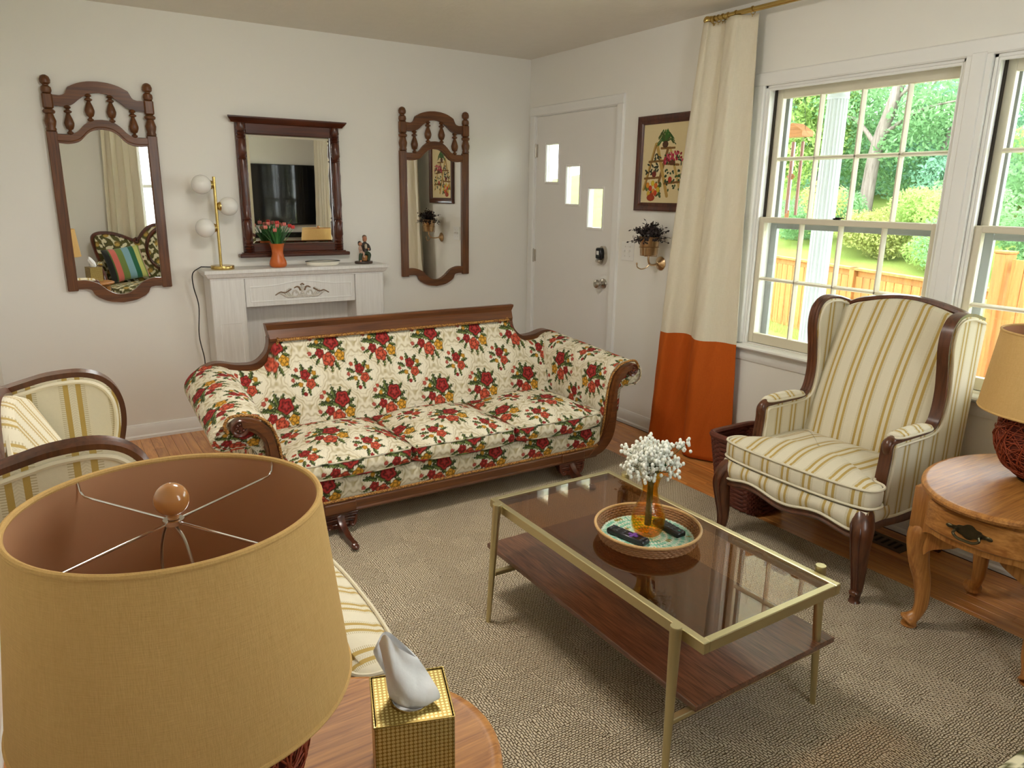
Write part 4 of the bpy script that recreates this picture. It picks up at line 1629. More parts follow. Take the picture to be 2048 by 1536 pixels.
FRONT = [[(-20, -8, 4), (-8, -8, 10), (8, -8, 10), (20, -8, 4)], [(-27, 14, 8), (-8, 8, 18), (16, 4, 18), (38, 12, 10)],
         [(-34, 50, -4), (-17, 42, 14), (4, 32, 14), (24, 34, -2)], [(-41, 78, -10), (-30, 98, -2), (-14, 82, 2), (8, 56, -8)]]
BACK = [[(-18, -8, -6), (-6, -8, -12), (8, -8, -12), (18, -8, -6)], [(-30, 20, -8), (-10, 22, -18), (10, 20, -16), (24, 18, -6)],
        [(-46, 62, -6), (-28, 60, -18), (-6, 52, -16), (14, 46, -8)], [(-44, 76, -8), (-32, 96, -10), (-14, 82, -10), (6, 58, -10)]]
ca_, sa_ = math.cos(math.radians(-32.7 + 18.5)), math.sin(math.radians(-32.7 + 18.5))
parts_ = []
for C_, sd in ((FRONT, 0), (BACK, 3)):
    Q = sheet(np.array(C_) * np.array([.00125, .00105, .0015]), seed=sd)
    parts_.append(np.stack([Q[..., 0] * ca_ + Q[..., 2] * sa_, Q[..., 0] * sa_ - Q[..., 2] * ca_, bh + Q[..., 1] * 1.05], -1).reshape(-1, 3))
mm = MB()
for V in parts_:
    mm.add((V, quadgrid(40, 34)))
o = mm.build('tissue', 'tissue_paper', None, smooth=180)
o.parent = TB
one(bx(-.052, .052, -.052, .052, bh - .03, bh - .026, 0), 'inner_tissue', 'tissue_paper', None, smooth=0).parent = TB

# ------------------------------------------------------------------ coffee table
CT = thing('coffee_table', 'glass top coffee table with champagne metal frame and walnut shelf', 'coffee table', (-1.70, -3.25, .007))
cx0, cx1, cy0, cy1, cz = -1.972, -1.434, -3.748, -2.752, .450
fw, fh = .021, .032
for (a, b, c_, d) in ((cx0, cx0 + fw, cy0, cy1), (cx1 - fw, cx1, cy0, cy1), (cx0 + fw, cx1 - fw, cy0, cy0 + fw), (cx0 + fw, cx1 - fw, cy1 - fw, cy1)):
    one(bx(a, b, c_, d, cz - fh, cz, .002), 'frame_bar', 'champagne_metal', CT, smooth=0)
one(bx(cx0 + fw - .003, cx1 - fw + .003, cy0 + fw - .003, cy1 - fw + .003, cz - .009, cz - .003, .0), 'glass_top', 'smoked_glass', CT, smooth=0)
one(bx(-1.925, -1.345, -3.700, -2.655, .205, .223, .002), 'shelf', 'shelf_walnut', CT, smooth=0)
for (x, y, sx_) in ((-1.990, -3.672, -1), (-1.990, -2.830, -1), (-1.413, -3.668, 1), (-1.420, -2.832, 1)):
    m = MB()
    P = np.linspace((x, y, .460), (x + sx_ * .020, y + (.02 if y > -3.2 else -.02), .007), 12)
    m.add(tube(P, np.linspace(.0155, .0085, 12), 16))
    m.add(lathe([(0, .003), (.0145, .003), (.0155, 0)], 16, (x, y, .460)))
    lg = m.build('leg', 'champagne_metal', CT)
for y in (-3.68, -2.82):
    one(bx(-1.995, -1.40, y - .010, y + .010, .190, .205, .002), 'shelf_rail', 'champagne_metal', CT, smooth=0)

# round tray with woven rim and shell mosaic
TX, TY, TZ = -1.697, -3.252, .4475
plain('rattan', S(150, 104, 62), .55, var=.3, vscale=90)
tray = thing('round_tray', 'round rattan tray with green shell mosaic bottom on the coffee table', 'tray', (TX, TY, TZ))


def mosaic(x, y):
    a, r = np.arctan2(y, x), np.hypot(x, y)
    rs_ = np.random.RandomState(8)
    ring = np.floor(r / .020)
    ph = rs_.rand(40)[np.clip(ring, 0, 39).astype(int)]
    n_ = np.maximum(8, (ring + .5) * 12).astype(int)
    cell = (a / (2 * PI) * n_ + ph) % 1
    fr = (r / .020) % 1
    edge = np.abs(cell - .5) * 2 > (1 - np.abs(fr - .5) * 2) ** .5 * 1.05
    pick_ = (np.sin(ring * 12.9 + np.floor(a / (2 * PI) * n_ + ph) * 78.2) * 43758.5) % 1
    teal, mint, ivory, olive = (np.array(S(*q)) for q in ((120, 186, 160), (168, 216, 192), (232, 232, 214), (132, 128, 62)))
    C = np.where((pick_ < .5)[:, None], teal, mint)
    C = np.where((pick_ > .86)[:, None], olive, C)
    return np.where(edge[:, None], ivory, C)


m = MB()
na, nr = 240, 60
a, r = np.meshgrid(np.linspace(0, 2 * PI, na, endpoint=False), np.linspace(.001, .146, nr), indexing='ij')
V = np.stack([TX + r * np.cos(a), TY + r * np.sin(a), np.full(a.shape, TZ + .006)], -1).reshape(-1, 3)
m.add((V, quadgrid(na, nr, True, False)[:, ::-1].copy()), col=mosaic(V[:, 0] - TX, V[:, 1] - TY))
t = NT('shell_mosaic', .25)
t.set('Base Color', t.n('ShaderNodeVertexColor', layer_name='Col').outputs[0])
MAT['shell_mosaic'] = t.m
m.build('mosaic_bottom', 'shell_mosaic', tray, smooth=180)
one(lathe([(.0, .0005), (.145, .0005), (.147, .003), (.145, .0055), (0, .0055)], 64, (TX, TY, TZ)), 'base', 'rattan', tray)
m = MB()
for k in range(5):
    th = np.linspace(0, 2 * PI, 220, endpoint=False)
    rr_ = .1475 + .003 * k * .9
    m.add(tube(np.stack([TX + (rr_ + .0018 * np.sin(th * 55 + (k % 2) * PI)) * np.cos(th), TY + (rr_ + .0018 * np.sin(th * 55 + (k % 2) * PI)) * np.sin(th), np.full(220, TZ + .0045 + k * .0072)], -1), .0042, 6, True))
m.build('woven_rim', 'rattan', tray)
plain('rattan_light', S(198, 158, 104), .5, var=.2, vscale=120)
one(tube([(TX + (.162 + .0008 * (k % 2)) * math.cos(k * PI / 90), TY + (.162 + .0008 * (k % 2)) * math.sin(k * PI / 90), TZ + .0405) for k in range(180)], .0046, 8, True), 'top_edge', 'rattan_light', tray)
# amber vase
VX, VY, VZ = TX + .008, TY + .008, TZ + .0062
vase = thing('amber_vase', 'amber glass vase with narrow neck standing on the tray', 'vase', (VX, VY, VZ))
m = MB()
vp = spline([(.034, .001), (.044, .010), (.052, .032), (.052, .060), (.044, .088), (.030, .118), (.024, .145), (.025, .165), (.032, .188), (.040, .198)], 40)
m.add(lathe([(0, .001), *vp], 48, (VX, VY, VZ)))
m.add(lathe([(p[0] - .003, p[1] + .003 * (i == 0)) for i, p in enumerate(vp)][::-1] + [(0, .006)], 48, (VX, VY, VZ)))
m.build('glass', 'amber_glass', vase, smooth=180)
# white blossom bunch in the vase
plain('petal_white', S(240, 240, 228), .6)
plain('leaf_green', S(44, 104, 56), .5)
plain('stem_green', S(70, 84, 40), .6)
fl = thing('blossom_bunch', 'bunch of small white artificial blossoms in the amber vase', 'flowers', (VX, VY, VZ + .19))
rr = np.random.RandomState(21)
st, bl, lf = MB(), MB(), MB()
for k in range(60):
    th, el = rr.uniform(0, 2 * PI), rr.uniform(.15, 1.35)
    R_ = rr.uniform(.045, .098)
    tip = np.array([VX + math.cos(th) * math.cos(el) * R_, VY + math.sin(th) * math.cos(el) * R_, VZ + .205 + math.sin(el) * R_ * 1.05])
    st.add(tube(spline([(VX + .01 * math.cos(th), VY + .01 * math.sin(th), VZ + .03), (VX + .008 * math.cos(th), VY + .008 * math.sin(th), VZ + .19), tip], 8), .0012, 5))
    for j in range(11):
        p = tip + rr.normal(size=3) * .011
        bl.add(ball(p, (.0056, .0056, .0070), 6, 5))
    if k % 3 == 0:
        d = np.array([math.cos(th), math.sin(th), .5])
        s_ = np.cross(d, [0, 0, 1])
        s_ /= np.linalg.norm(s_)
        b0 = np.array([VX, VY, VZ + .21]) + d * .03
        q = [b0, b0 + d * .018 + s_ * .013, b0 + d * .045, b0 + d * .018 - s_ * .013]
        lf.add((q, [(0, 1, 2, 3)]))
for d_ in ((.085, -.055, .19), (.095, -.03, .17)):
    tip = np.array([VX + d_[0] * .9, VY + d_[1], VZ + .19 + d_[2] * .55])
    st.add(tube(spline([(VX, VY, VZ + .1), (VX + .02, VY - .01, VZ + .21), tip], 8), .0012, 5))
    for j in range(14):
        bl.add(ball(tip + rr.normal(size=3) * .012, (.0052, .0052, .0062), 6, 5))
st.build('stems', 'stem_green', fl)
bl.build('blossoms', 'petal_white', fl, smooth=180, kind='stuff')
lf.build('leaves', 'leaf_green', fl, smooth=0)
# remotes
plain('button_grey', S(70, 72, 78), .5)
plain('button_purple', S(108, 62, 150), .45)
plain('button_teal', S(60, 130, 116), .45)
for nm, x, y, an, L_, Wd, lab, pur in (('remote_control', TX - .070, TY + .012, math.radians(-78), .140, .040, 'black remote with purple pad in front of the amber vase', True),
                                       ('remote_control', TX + .080, TY - .012, math.radians(-92), .120, .038, 'black remote with teal button behind the amber vase', False)):
    rc = thing(nm, lab, 'remote', (x, y, TZ + .0065), an, 'remotes on the round tray')
    mk = lambda VF, n__, mt, **k_: setattr(one(VF, n__, mt, None, **k_), 'parent', rc)
    mk(cbox((0, 0, .009), (L_, Wd, .018), .006), 'body', 'black_plastic', smooth=40)
    for i in range(6):
        for j in (-1, 0, 1):
            if pur and 3 <= i <= 4:
                continue
            mk(cbox((-L_ / 2 + .014 + i * (L_ - .028) / 5, j * .011, .0185), (.008, .007, .002), .0008), 'button', 'button_teal' if (not pur and i == 5 and j == 0) else 'button_grey', smooth=0)
    if pur:
        for dx, dy in ((0, 0), (.011, 0), (-.011, 0), (0, .011), (0, -.011)):
            mk(cbox((.020 + dx, dy, .0188), (.010, .010, .003), .002), 'direction_pad', 'button_purple', smooth=0)

# ------------------------------------------------------------------ arched spindle mirrors


def make_spindle_mirror(name, label):
    """hangs on the wall y=0, x centred on 0, z in room height"""
    mr = thing(name, label, 'mirror')
    hw, sw_ = .2675, .052
    zb_, zs = .918, 1.772
    y0, y1 = -.030, -.004
    for sg in (-1, 1):
        xc = sg * (hw - sw_ / 2)
        st = one(bx(xc - sw_ / 2, xc + sw_ / 2, y0, y1, zb_, zs, .004), 'stile', 'walnut', mr, smooth=0)
        m = MB()
        m.add(lathe([(0, 1.772), (.024, 1.772), (.026, 1.780), (.022, 1.790), (.026, 1.805), (.029, 1.822), (.022, 1.845), (.019, 1.856), (.028, 1.862), (.030, 1.872), (.022, 1.880), (0, 1.880)], 20, (xc, -.024, 0)))
        m.add(cbox((xc, -.022, 1.922), (.050, .036, .080), .008))
        m.add(lathe([(0, 1.962), (.022, 1.962), (.026, 1.974), (.024, 1.990), (.014, 1.998), (.014, 2.002), (.024, 2.010), (.026, 2.026), (.020, 2.042), (.008, 2.050), (0, 2.051)], 20, (xc, -.022, 0)))
        m.build('turned_post', 'walnut', mr)
    xi = hw - sw_ + .004
    # top rail with cusps
    def sym(pts):
        h_ = [(x, z) for x, z in pts]
        return h_[::-1] and ([(-x, z) for x, z in h_] + [(x, z) for x, z in h_[::-1]])
    up = np.vstack([np.array([(-xi, 1.955), (-.185, 1.953)]), spline([(-.185, 1.953), (-.162, 1.962), (-.150, 1.985), (-.144, 1.998)], 10), spline([(-.144, 1.998), (-.10, 2.020), (-.05, 2.033), (0, 2.037)], 16)])
    up = np.vstack([up, np.stack([-up[::-1, 0], up[::-1, 1]], -1)])
    lo_ = spline([(-xi, 1.900), (-.17, 1.900), (-.13, 1.912), (-.09, 1.945), (-.045, 1.972), (0, 1.980)], 28)
    lo_ = np.vstack([lo_, np.stack([-lo_[::-1, 0], lo_[::-1, 1]], -1)])

    def resample(c, n=60):
        d = np.r_[0, np.cumsum(np.linalg.norm(np.diff(c, axis=0), axis=1))]
        s = np.linspace(0, d[-1], n)
        return np.stack([np.interp(s, d, c[:, k]) for k in (0, 1)], -1)
    def byx(c, n=80):
        o = np.argsort(c[:, 0], kind='stable')
        x = np.linspace(-xi, xi, n)
        return np.stack([x, np.interp(x, c[o, 0], c[o, 1])], -1)
    one(strip(byx(up), byx(lo_), -.028, -.006), 'top_rail', 'walnut_h', mr, smooth=35)
    # arched rail above the glass
    a_up = spline([(-xi, 1.757), (-.17, 1.757), (-.125, 1.772), (-.085, 1.812), (-.045, 1.836), (0, 1.842)], 30)
    a_lo = spline([(-xi, 1.712), (-.165, 1.710), (-.115, 1.725), (-.075, 1.765), (-.04, 1.786), (0, 1.792)], 30)
    a_up = np.vstack([a_up, np.stack([-a_up[::-1, 0], a_up[::-1, 1]], -1)])
    a_lo = np.vstack([a_lo, np.stack([-a_lo[::-1, 0], a_lo[::-1, 1]], -1)])
    one(strip(byx(a_up), byx(a_lo), -.028, -.006), 'arched_rail', 'walnut_h', mr, smooth=35)
    e = byx(a_lo)
    one(tube([(x, -.0285, z + .012) for x, z in e], .0025, 6), 'bead', 'walnut_h', mr)
    # bottom rail with drop
    b_up = spline([(-xi, .975), (-.17, .975), (-.115, .955), (-.07, .915), (-.03, .892), (0, .888)], 30)
    b_lo = np.vstack([np.array([(-xi, .928), (-.175, .928)]), spline([(-.175, .928), (-.150, .920), (-.140, .895), (-.120, .876)], 10), spline([(-.120, .876), (-.07, .852), (0, .841)], 14)])
    b_up = np.vstack([b_up, np.stack([-b_up[::-1, 0], b_up[::-1, 1]], -1)])
    b_lo = np.vstack([b_lo, np.stack([-b_lo[::-1, 0], b_lo[::-1, 1]], -1)])
    one(strip(byx(b_up), byx(b_lo), -.028, -.006), 'bottom_rail', 'walnut_h', mr, smooth=35)
    # spindles
    for x in (-.155, -.052, .052, .155):
        zt = np.interp(x, byx(lo_)[:, 0], byx(lo_)[:, 1]) + .004
        zb2 = np.interp(x, byx(a_up)[:, 0], byx(a_up)[:, 1]) - .004
        L = zt - zb2
        pr = [(.005, 0), (.012, .04), (.013, .08), (.007, .12), (.006, .16), (.014, .20), (.019, .32), (.020, .40), (.015, .55), (.009, .68), (.007, .72), (.015, .76), (.016, .80), (.008, .84), (.007, .87), (.014, .91), (.012, .96), (.005, 1)]
        one(lathe([(r * 1.22, zb2 + L * k) for r, k in pr], 18, (x, -.022, 0)), 'spindle', 'walnut', mr)
    # glass
    n = 80
    A, B = byx(a_lo, n) + [0, .008], byx(b_up, n) - [0, .008]
    V = np.vstack([np.stack([A[:, 0], np.full(n, -.011), A[:, 1]], -1), np.stack([B[:, 0], np.full(n, -.011), B[:, 1]], -1)])
    F = [(i, i + 1, i + 1 + n, i + n) for i in range(n - 1)]
    one((V, F), 'mirror_glass', 'mirror_silver', mr, smooth=0)
    one(bx(-xi, xi, -.008, -.001, .93, 1.76, 0), 'backing', 'dark_gap', mr, smooth=0)
    return mr


sm1 = make_spindle_mirror('spindle_mirror', 'arched walnut spindle mirror on the wall to the left of the globe lamp')
sm2 = copy_tree(sm1)
sm2['label'] = 'arched walnut spindle mirror on the wall nearest the entry door'
sm1['group'] = sm2['group'] = 'pair of arched spindle mirrors'
sm1.location, sm2.location = (-2.829, -.001, .001), (-.803, -.001, -.010)

# ------------------------------------------------------------------ square bevelled mirror
QX = -1.812
sqm = thing('square_mirror', 'dark mahogany mirror with cornice and turned columns above the mantel', 'mirror', (QX, 0, 1.08))
CORN = [(0, 0), (.030, 0), (.034, .008), (.040, .014), (.048, .024), (.052, .028), (.052, .036), (0, .036)]
m = MB()
V = np.array([[QX + s_ * (.312 + a), -a - .004, 1.876 + z] for s_ in (-1, 1) for a, z in CORN])
k_ = len(CORN)
m.add((V, [(i, (i + 1) % k_, (i + 1) % k_ + k_, i + k_) for i in range(k_)] + [tuple(range(k_)), tuple(range(2 * k_ - 1, k_ - 1, -1))]))
m.build('cornice', 'mahogany_h', sqm, smooth=30)
one(bx(QX - .352, QX + .352, -.062, -.002, 1.078, 1.100, .004), 'ledge', 'mahogany_h', sqm, smooth=0)
one(bx(QX - .330, QX + .330, -.046, -.002, 1.100, 1.108, .002), 'ledge_moulding', 'mahogany_h', sqm, smooth=0)
one(bx(QX - .262, QX + .262, -.030, -.002, 1.815, 1.876, .003), 'top_rail', 'mahogany_h', sqm, smooth=0)
one(bx(QX - .262, QX + .262, -.030, -.002, 1.108, 1.158, .003), 'bottom_rail', 'mahogany_h', sqm, smooth=0)
for sg in (-1, 1):
    xc = QX + sg * .290
    one(bx(xc - .030, xc + .030, -.026, -.002, 1.108, 1.876, .003), 'stile', 'mahogany', sqm, smooth=0)
    pr = [(.020, 1.108), (.024, 1.116), (.018, 1.124), (.024, 1.132), (.018, 1.140), (.025, 1.150), (.018, 1.160), (.022, 1.172), (.018, 1.182), (.024, 1.21), (.028, 1.25), (.024, 1.29), (.018, 1.305), (.024, 1.312), (.019, 1.322), (.024, 1.40), (.026, 1.50), (.024, 1.58), (.019, 1.662), (.025, 1.670), (.018, 1.680), (.024, 1.70), (.028, 1.735), (.022, 1.775), (.018, 1.785), (.024, 1.795), (.018, 1.806), (.024, 1.816), (.018, 1.826), (.024, 1.838), (.020, 1.876)]
    one(lathe([(r * (1.18 if i % 2 else .95), z) for i, (r, z) in enumerate(pr)], 22, (xc, -.032, 0)), 'column', 'mahogany', sqm, smooth=60)
gx0, gx1, gz0, gz1, bv = QX - .262, QX + .262, 1.156, 1.818, .020
V = [(gx0, -.012, gz0), (gx1, -.012, gz0), (gx1, -.012, gz1), (gx0, -.012, gz1), (gx0 + bv, -.0150, gz0 + bv), (gx1 - bv, -.0150, gz0 + bv), (gx1 - bv, -.0150, gz1 - bv), (gx0 + bv, -.0150, gz1 - bv)]
one((V, [(4, 5, 6, 7), (0, 1, 5, 4), (1, 2, 6, 5), (2, 3, 7, 6), (3, 0, 4, 7)]), 'mirror_glass', 'mirror_silver', sqm, smooth=0)

# ------------------------------------------------------------------ white mantel surround
MX, MY0, MZ = -1.835, -.205, 1.022
mant = thing('mantel_surround', 'whitewashed wooden mantel surround with carved scroll ornament', 'mantel', (MX, -.13, 0))
hwb = .545
TOPP = [(0, 0), (0, .006), (.012, .012), (.020, .026), (.024, .034), (.030, .036), (.030, .052), (.026, .056), (0, .056)]
m = MB()
k_ = len(TOPP)
V = []
for (px, py, sx_, sy_) in ((-hwb, 0, -1, 0), (-hwb, MY0, -1, -1), (hwb, MY0, 1, -1), (hwb, 0, 1, 0)):
    for a, z in TOPP:
        V.append((MX + px + sx_ * a, (py + sy_ * a) if py else -.002, MZ - .056 + z))
F = []
for j in range(3):
    F += [(j * k_ + i, j * k_ + (i + 1) % k_, (j + 1) * k_ + (i + 1) % k_, (j + 1) * k_ + i) for i in range(k_ - 1)]
F += [(k_ - 1, 2 * k_ - 1, 3 * k_ - 1, 4 * k_ - 1), (0, 3 * k_, 2 * k_, k_)]
m.add((V, F))
m.build('mantel_shelf', 'whitewash', mant, smooth=30)
for sg in (-1, 1):
    x0, x1 = sorted((MX + sg * hwb, MX + sg * (hwb - .195)))
    pl = one(bx(x0, x1, MY0, -.004, .0, MZ - .056, .004), 'pilaster', 'whitewash', mant, smooth=0)
    q = [(x0 + .040, .10), (x1 - .030, .10), (x1 - .030, .70), (x0 + .040, .70)]
    one(tube([(a, MY0 - .001, b) for a, b in [q[0], q[1], q[2], q[3]]], .0035, 6, True), 'routed_line', 'whitewash_line', pl)
hd = one(bx(MX - hwb + .198, MX + hwb - .198, MY0 + .006, -.08, .792, MZ - .056, .002), 'header_panel', 'whitewash', mant, smooth=0)
hx = hwb - .198
arc = [(MX - hx + .028, .822), (MX + hx - .028, .822), (MX + hx - .028, .912)]
arc += [(MX + (hx - .028) * s_, .912 + .026 * math.exp(-(s_ / .42) ** 2)) for s_ in np.linspace(.92, -.92, 40)] + [(MX - hx + .028, .912)]
P = []
for a, b in zip(arc, arc[1:] + arc[:1]):
    for f_ in np.linspace(0, 1, 4, endpoint=False):
        P.append((a[0] + (b[0] - a[0]) * f_, MY0 + .005, a[1] + (b[1] - a[1]) * f_))
one(tube(P, .003, 6, True), 'routed_line', 'whitewash_line', hd)
# carved ornament: shell, two volutes and leaf scrolls
orn, ord_ = MB(), MB()
oz, oy = .868, MY0 + .006


def T2(pts, r0, r1, mb, n=20, dy=0.):
    P = spline([(MX + x, oy + dy, oz + z) for x, z in pts], n)
    mb.add(tube(P, np.linspace(r0, r1, n), 8))


for sg in (-1, 1):
    th = np.linspace(0, 3.4 * PI, 40)
    T2([(sg * (.040 + (.022 - .0017 * q * 3.4) * math.cos(q) * 1.0), -.004 + (.022 - .0017 * q * 3.4) * math.sin(q)) for q in np.linspace(-.6, 2.6 * PI, 26)], .0055, .003, orn, 50)
    for j, (dx, h) in enumerate(((.068, .024), (.080, .016), (.094, .008))):
        T2([(sg * (dx - .028), -.030), (sg * dx, -.022), (sg * (dx + .020), h * .3), (sg * (dx + .012), h + .004)], .006, .003, orn)
    T2([(sg * .060, -.030), (sg * .10, -.026), (sg * .135, -.004), (sg * .152, .0), (sg * .168, -.012)], .007, .004, orn)
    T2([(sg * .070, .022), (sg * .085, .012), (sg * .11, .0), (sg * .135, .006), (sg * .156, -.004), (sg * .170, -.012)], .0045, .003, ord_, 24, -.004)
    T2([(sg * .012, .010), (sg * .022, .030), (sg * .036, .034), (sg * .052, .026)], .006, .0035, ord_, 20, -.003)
for k in range(-4, 5):
    T2([(k * .003, -.012), (k * .0065, -.024), (k * .009, -.034)], .0035, .0045, orn, 8)
for k in (-1, 0, 1):
    T2([(0, .0), (k * .010, .022), (k * .013, .044 - abs(k) * .008)], .005, .0055, orn, 10)
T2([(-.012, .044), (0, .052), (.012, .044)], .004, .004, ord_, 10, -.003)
orn.add(cbox((MX, oy - .002, oz - .004), (.022, .010, .012), .003))
o = orn.build('carved_ornament', 'carving', hd)
ord_.build('dark_edging', 'carving_dark', o)
one(bx(MX - hwb + .19, MX + hwb - .19, -.030, -.004, .0, .80, 0), 'firebox_back', 'whitewash', mant, smooth=0)

# ------------------------------------------------------------------ things on the mantel
t = NT('opal_glass', .25)
t.set('Base Color', S(240, 238, 232))
t.set('Subsurface Weight', .3)
t.set('Subsurface Radius', (.02, .02, .02))
MAT['opal_glass'] = t.m
GX, GY, GZ = -2.288, -.132, MZ
gl = thing('globe_lamp', 'brass table lamp with three white globes standing on the mantel', 'lamp', (GX, GY, GZ))
one(lathe([(0, 0), (.066, 0), (.067, .003), (.067, .019), (.065, .022), (0, .022)], 44, (GX, GY, GZ)), 'base', 'brass', gl)
one(tube([(GX - .008, GY, GZ + .020), (GX - .008, GY, GZ + .535)], .0085, 18), 'rod', 'brass', gl)
for (dx, dy, z) in ((-.052, -.010, .489), (.048, .010, .367), (-.050, -.012, .243)):
    sg = 1 if dx > 0 else -1
    V, F = lathe([(0, 0), (.010, 0), (.022, .006), (.026, .014), (.026, .020), (0, .020)], 20)
    T_ = Matrix(((0, 0, 1, 0), (0, 1, 0, 0), (1, 0, 0, 0), (0, 0, 0, 1)))
    Q = np.stack([GX - .008 + sg * (.006 + V[:, 2]), GY + dy * .4 + V[:, 1], GZ + z + V[:, 0]], -1)
    cup = one((Q, F), 'cup', 'brass', gl)
    one(ball((GX - .008 + sg * (.022 + .050), GY + dy, GZ + z), .0545, 32, 22), 'globe', 'opal_glass', gl)
cord = spline([(GX - .05, GY + .04, GZ + .010), (GX - .10, GY + .05, GZ + .012), (GX - .118, GY + .06, GZ + .008), (GX - .172, -.14, GZ - .02), (GX - .172, -.13, GZ - .10), (GX - .150, -.11, GZ - .22), (GX - .160, -.09, GZ - .40), (GX - .140, -.08, GZ - .56), (GX - .150, -.06, GZ - .70), (GX - .145, -.05, .14)], 90)
one(tube(cord, .0032, 8), 'cord', 'black_plastic', gl)

# orange vase with artificial tulips
OX, OY = -1.960, -.145
VS = 1.28
plain('terracotta_glaze', S(204, 104, 42), .35)
plain('tulip_leaf', S(62, 122, 60), .5, var=.35, vscale=20)
plain('tulip_pink', S(226, 128, 118), .55)
plain('tulip_red', S(206, 62, 58), .55)
ov = thing('orange_vase', 'small flared orange vase on the mantel in front of the mirror', 'vase', (OX, OY, MZ))
one(lathe([(0, 0), (.030, .0), (.038, .006), (.041, .016), (.038, .030), (.030, .048), (.026, .068), (.028, .090), (.034, .112), (.036, .114), (.033, .112), (.025, .090), (.023, .068), (.024, .05), (0, .045)], 40, (OX, OY, MZ)), 'body', 'terracotta_glaze', ov)
tu = thing('tulips', 'pink and red artificial tulips with green leaves in the orange vase', 'flowers', (OX, OY, MZ + .11))
rr = np.random.RandomState(2)
lv = MB()
for k in range(52):
    th = rr.uniform(0, 2 * PI)
    ln, out = rr.uniform(.08, .145), rr.uniform(.015, .085)
    d = np.array([math.cos(th), math.sin(th) * .6])
    s_ = np.array([-d[1], d[0]])
    n = 6
    q = np.linspace(0, 1, n)
    cpt = np.stack([OX + d[0] * (.012 + out * q ** 1.6), OY + d[1] * (.012 + out * q ** 1.6), MZ + .085 + ln * q], -1)
    wd = .0065 * np.sin(np.clip(q * .85 + .15, 0, 1) * PI)
    V = np.vstack([cpt + np.outer(wd, [*s_, 0]), cpt - np.outer(wd, [*s_, 0])])
    lv.add((V, [(i, i + 1, i + 1 + n, i + n) for i in range(n - 1)]))
lv.build('leaf_blades', 'tulip_leaf', tu, smooth=60)
for k, (dx, dy, z, red) in enumerate(((-.052, -.01, .185, 0), (-.030, .02, .200, 0), (.002, -.015, .192, 0), (.012, .02, .205, 1), (.040, .0, .198, 0), (.078, -.01, .185, 1), (.070, .015, .19, 1), (-.012, -.025, .172, 0))):
    tip = np.array([OX + dx, OY + dy, MZ + z])
    fw_ = MB()
    fw_.add(tube(spline([(OX + dx * .2, OY + dy * .2, MZ + .09), (OX + dx * .7, OY + dy * .7, MZ + z * .8), tip], 8), .0012, 5))
    stem = fw_.build('stem', 'tulip_leaf', tu)
    pm = MB()
    for j in range(5):
        a = j * 2 * PI / 5
        b_ = np.array([math.cos(a), math.sin(a), 0])
        pm.add(ball(tip + b_ * .006 + np.array([0, 0, .006]), (.0045, .0045, .009), 8, 6))
    pm.build('bloom', 'tulip_red' if red else 'tulip_pink', stem)

ov.scale = tu.scale = (VS, VS, VS)
tu.location = (OX, OY, MZ + .11 * VS)
# oval dish
DX, DY = -1.672, -.130
plain('porcelain', S(236, 230, 214), .2)
plain('porcelain_dark', S(70, 80, 72), .4, var=.5, vscale=60)
od = thing('oval_dish', 'low cream oval dish with dark patterned rim on the mantel', 'dish', (DX, DY, MZ))
one(lathe([(0, 0), (.88, 0), (.94, .003), (1., .022), (.99, .025), (.96, .023), (.90, .006), (0, .005)], 56, (DX, DY, MZ), .110, .060), 'bowl', 'porcelain', od)
one(lathe([(.97, .0245), (1.035, .0255), (1.04, .028), (1.0, .029), (.97, .027)], 56, (DX, DY, MZ), .110, .060), 'rim', 'porcelain_dark', od)

# figurine: seated man with a child on his knee
plain('figure_skin', S(188, 130, 98), .5)
plain('figure_hair', S(120, 104, 86), .6)
plain('figure_dark_hair', S(46, 34, 26), .6)
plain('figure_jacket', S(62, 52, 44), .5)
plain('figure_shirt', S(190, 176, 152), .5)
plain('figure_trousers', S(48, 66, 46), .5)
plain('figure_dress', S(186, 152, 132), .5)
plain('figure_base', S(66, 50, 40), .5)
FX, FY = -1.392, -.125
fg = thing('figurine', 'painted figurine of a seated man holding a child, on the mantel end', 'figurine', (FX, FY, MZ))


def fig(nm, balls, mat, par=None):
    """smoothly fused blobs: capsules joined in one remeshed skin"""
    me = bpy.data.meshes.new(nm)
    V, E, R_ = [], [], []
    for chain in balls:
        st_ = len(V)
        for i, (x, y, z, r) in enumerate(chain):
            V.append((x, y, z))
            R_.append(r)
            if i:
                E.append((st_ + i - 1, st_ + i))
    mbd = MB()
    for chain in balls:
        P = np.array([(FX + a, FY + b, MZ + c_) for a, b, c_, _ in chain])
        r = np.array([q[3] for q in chain])
        if len(P) == 1:
            mbd.add(ball(P[0], r[0], 14, 10))
        else:
            n = 4 * len(P)
            Q = spline(P, n)
            rr_ = np.interp(np.linspace(0, len(P) - 1, n), np.arange(len(P)), r)
            mbd.add(tube(Q, rr_, 12))
            mbd.add(ball(Q[0], rr_[0], 12, 8))
            mbd.add(ball(Q[-1], rr_[-1], 12, 8))
    return mbd.build(nm, mat, par or fg, smooth=180)


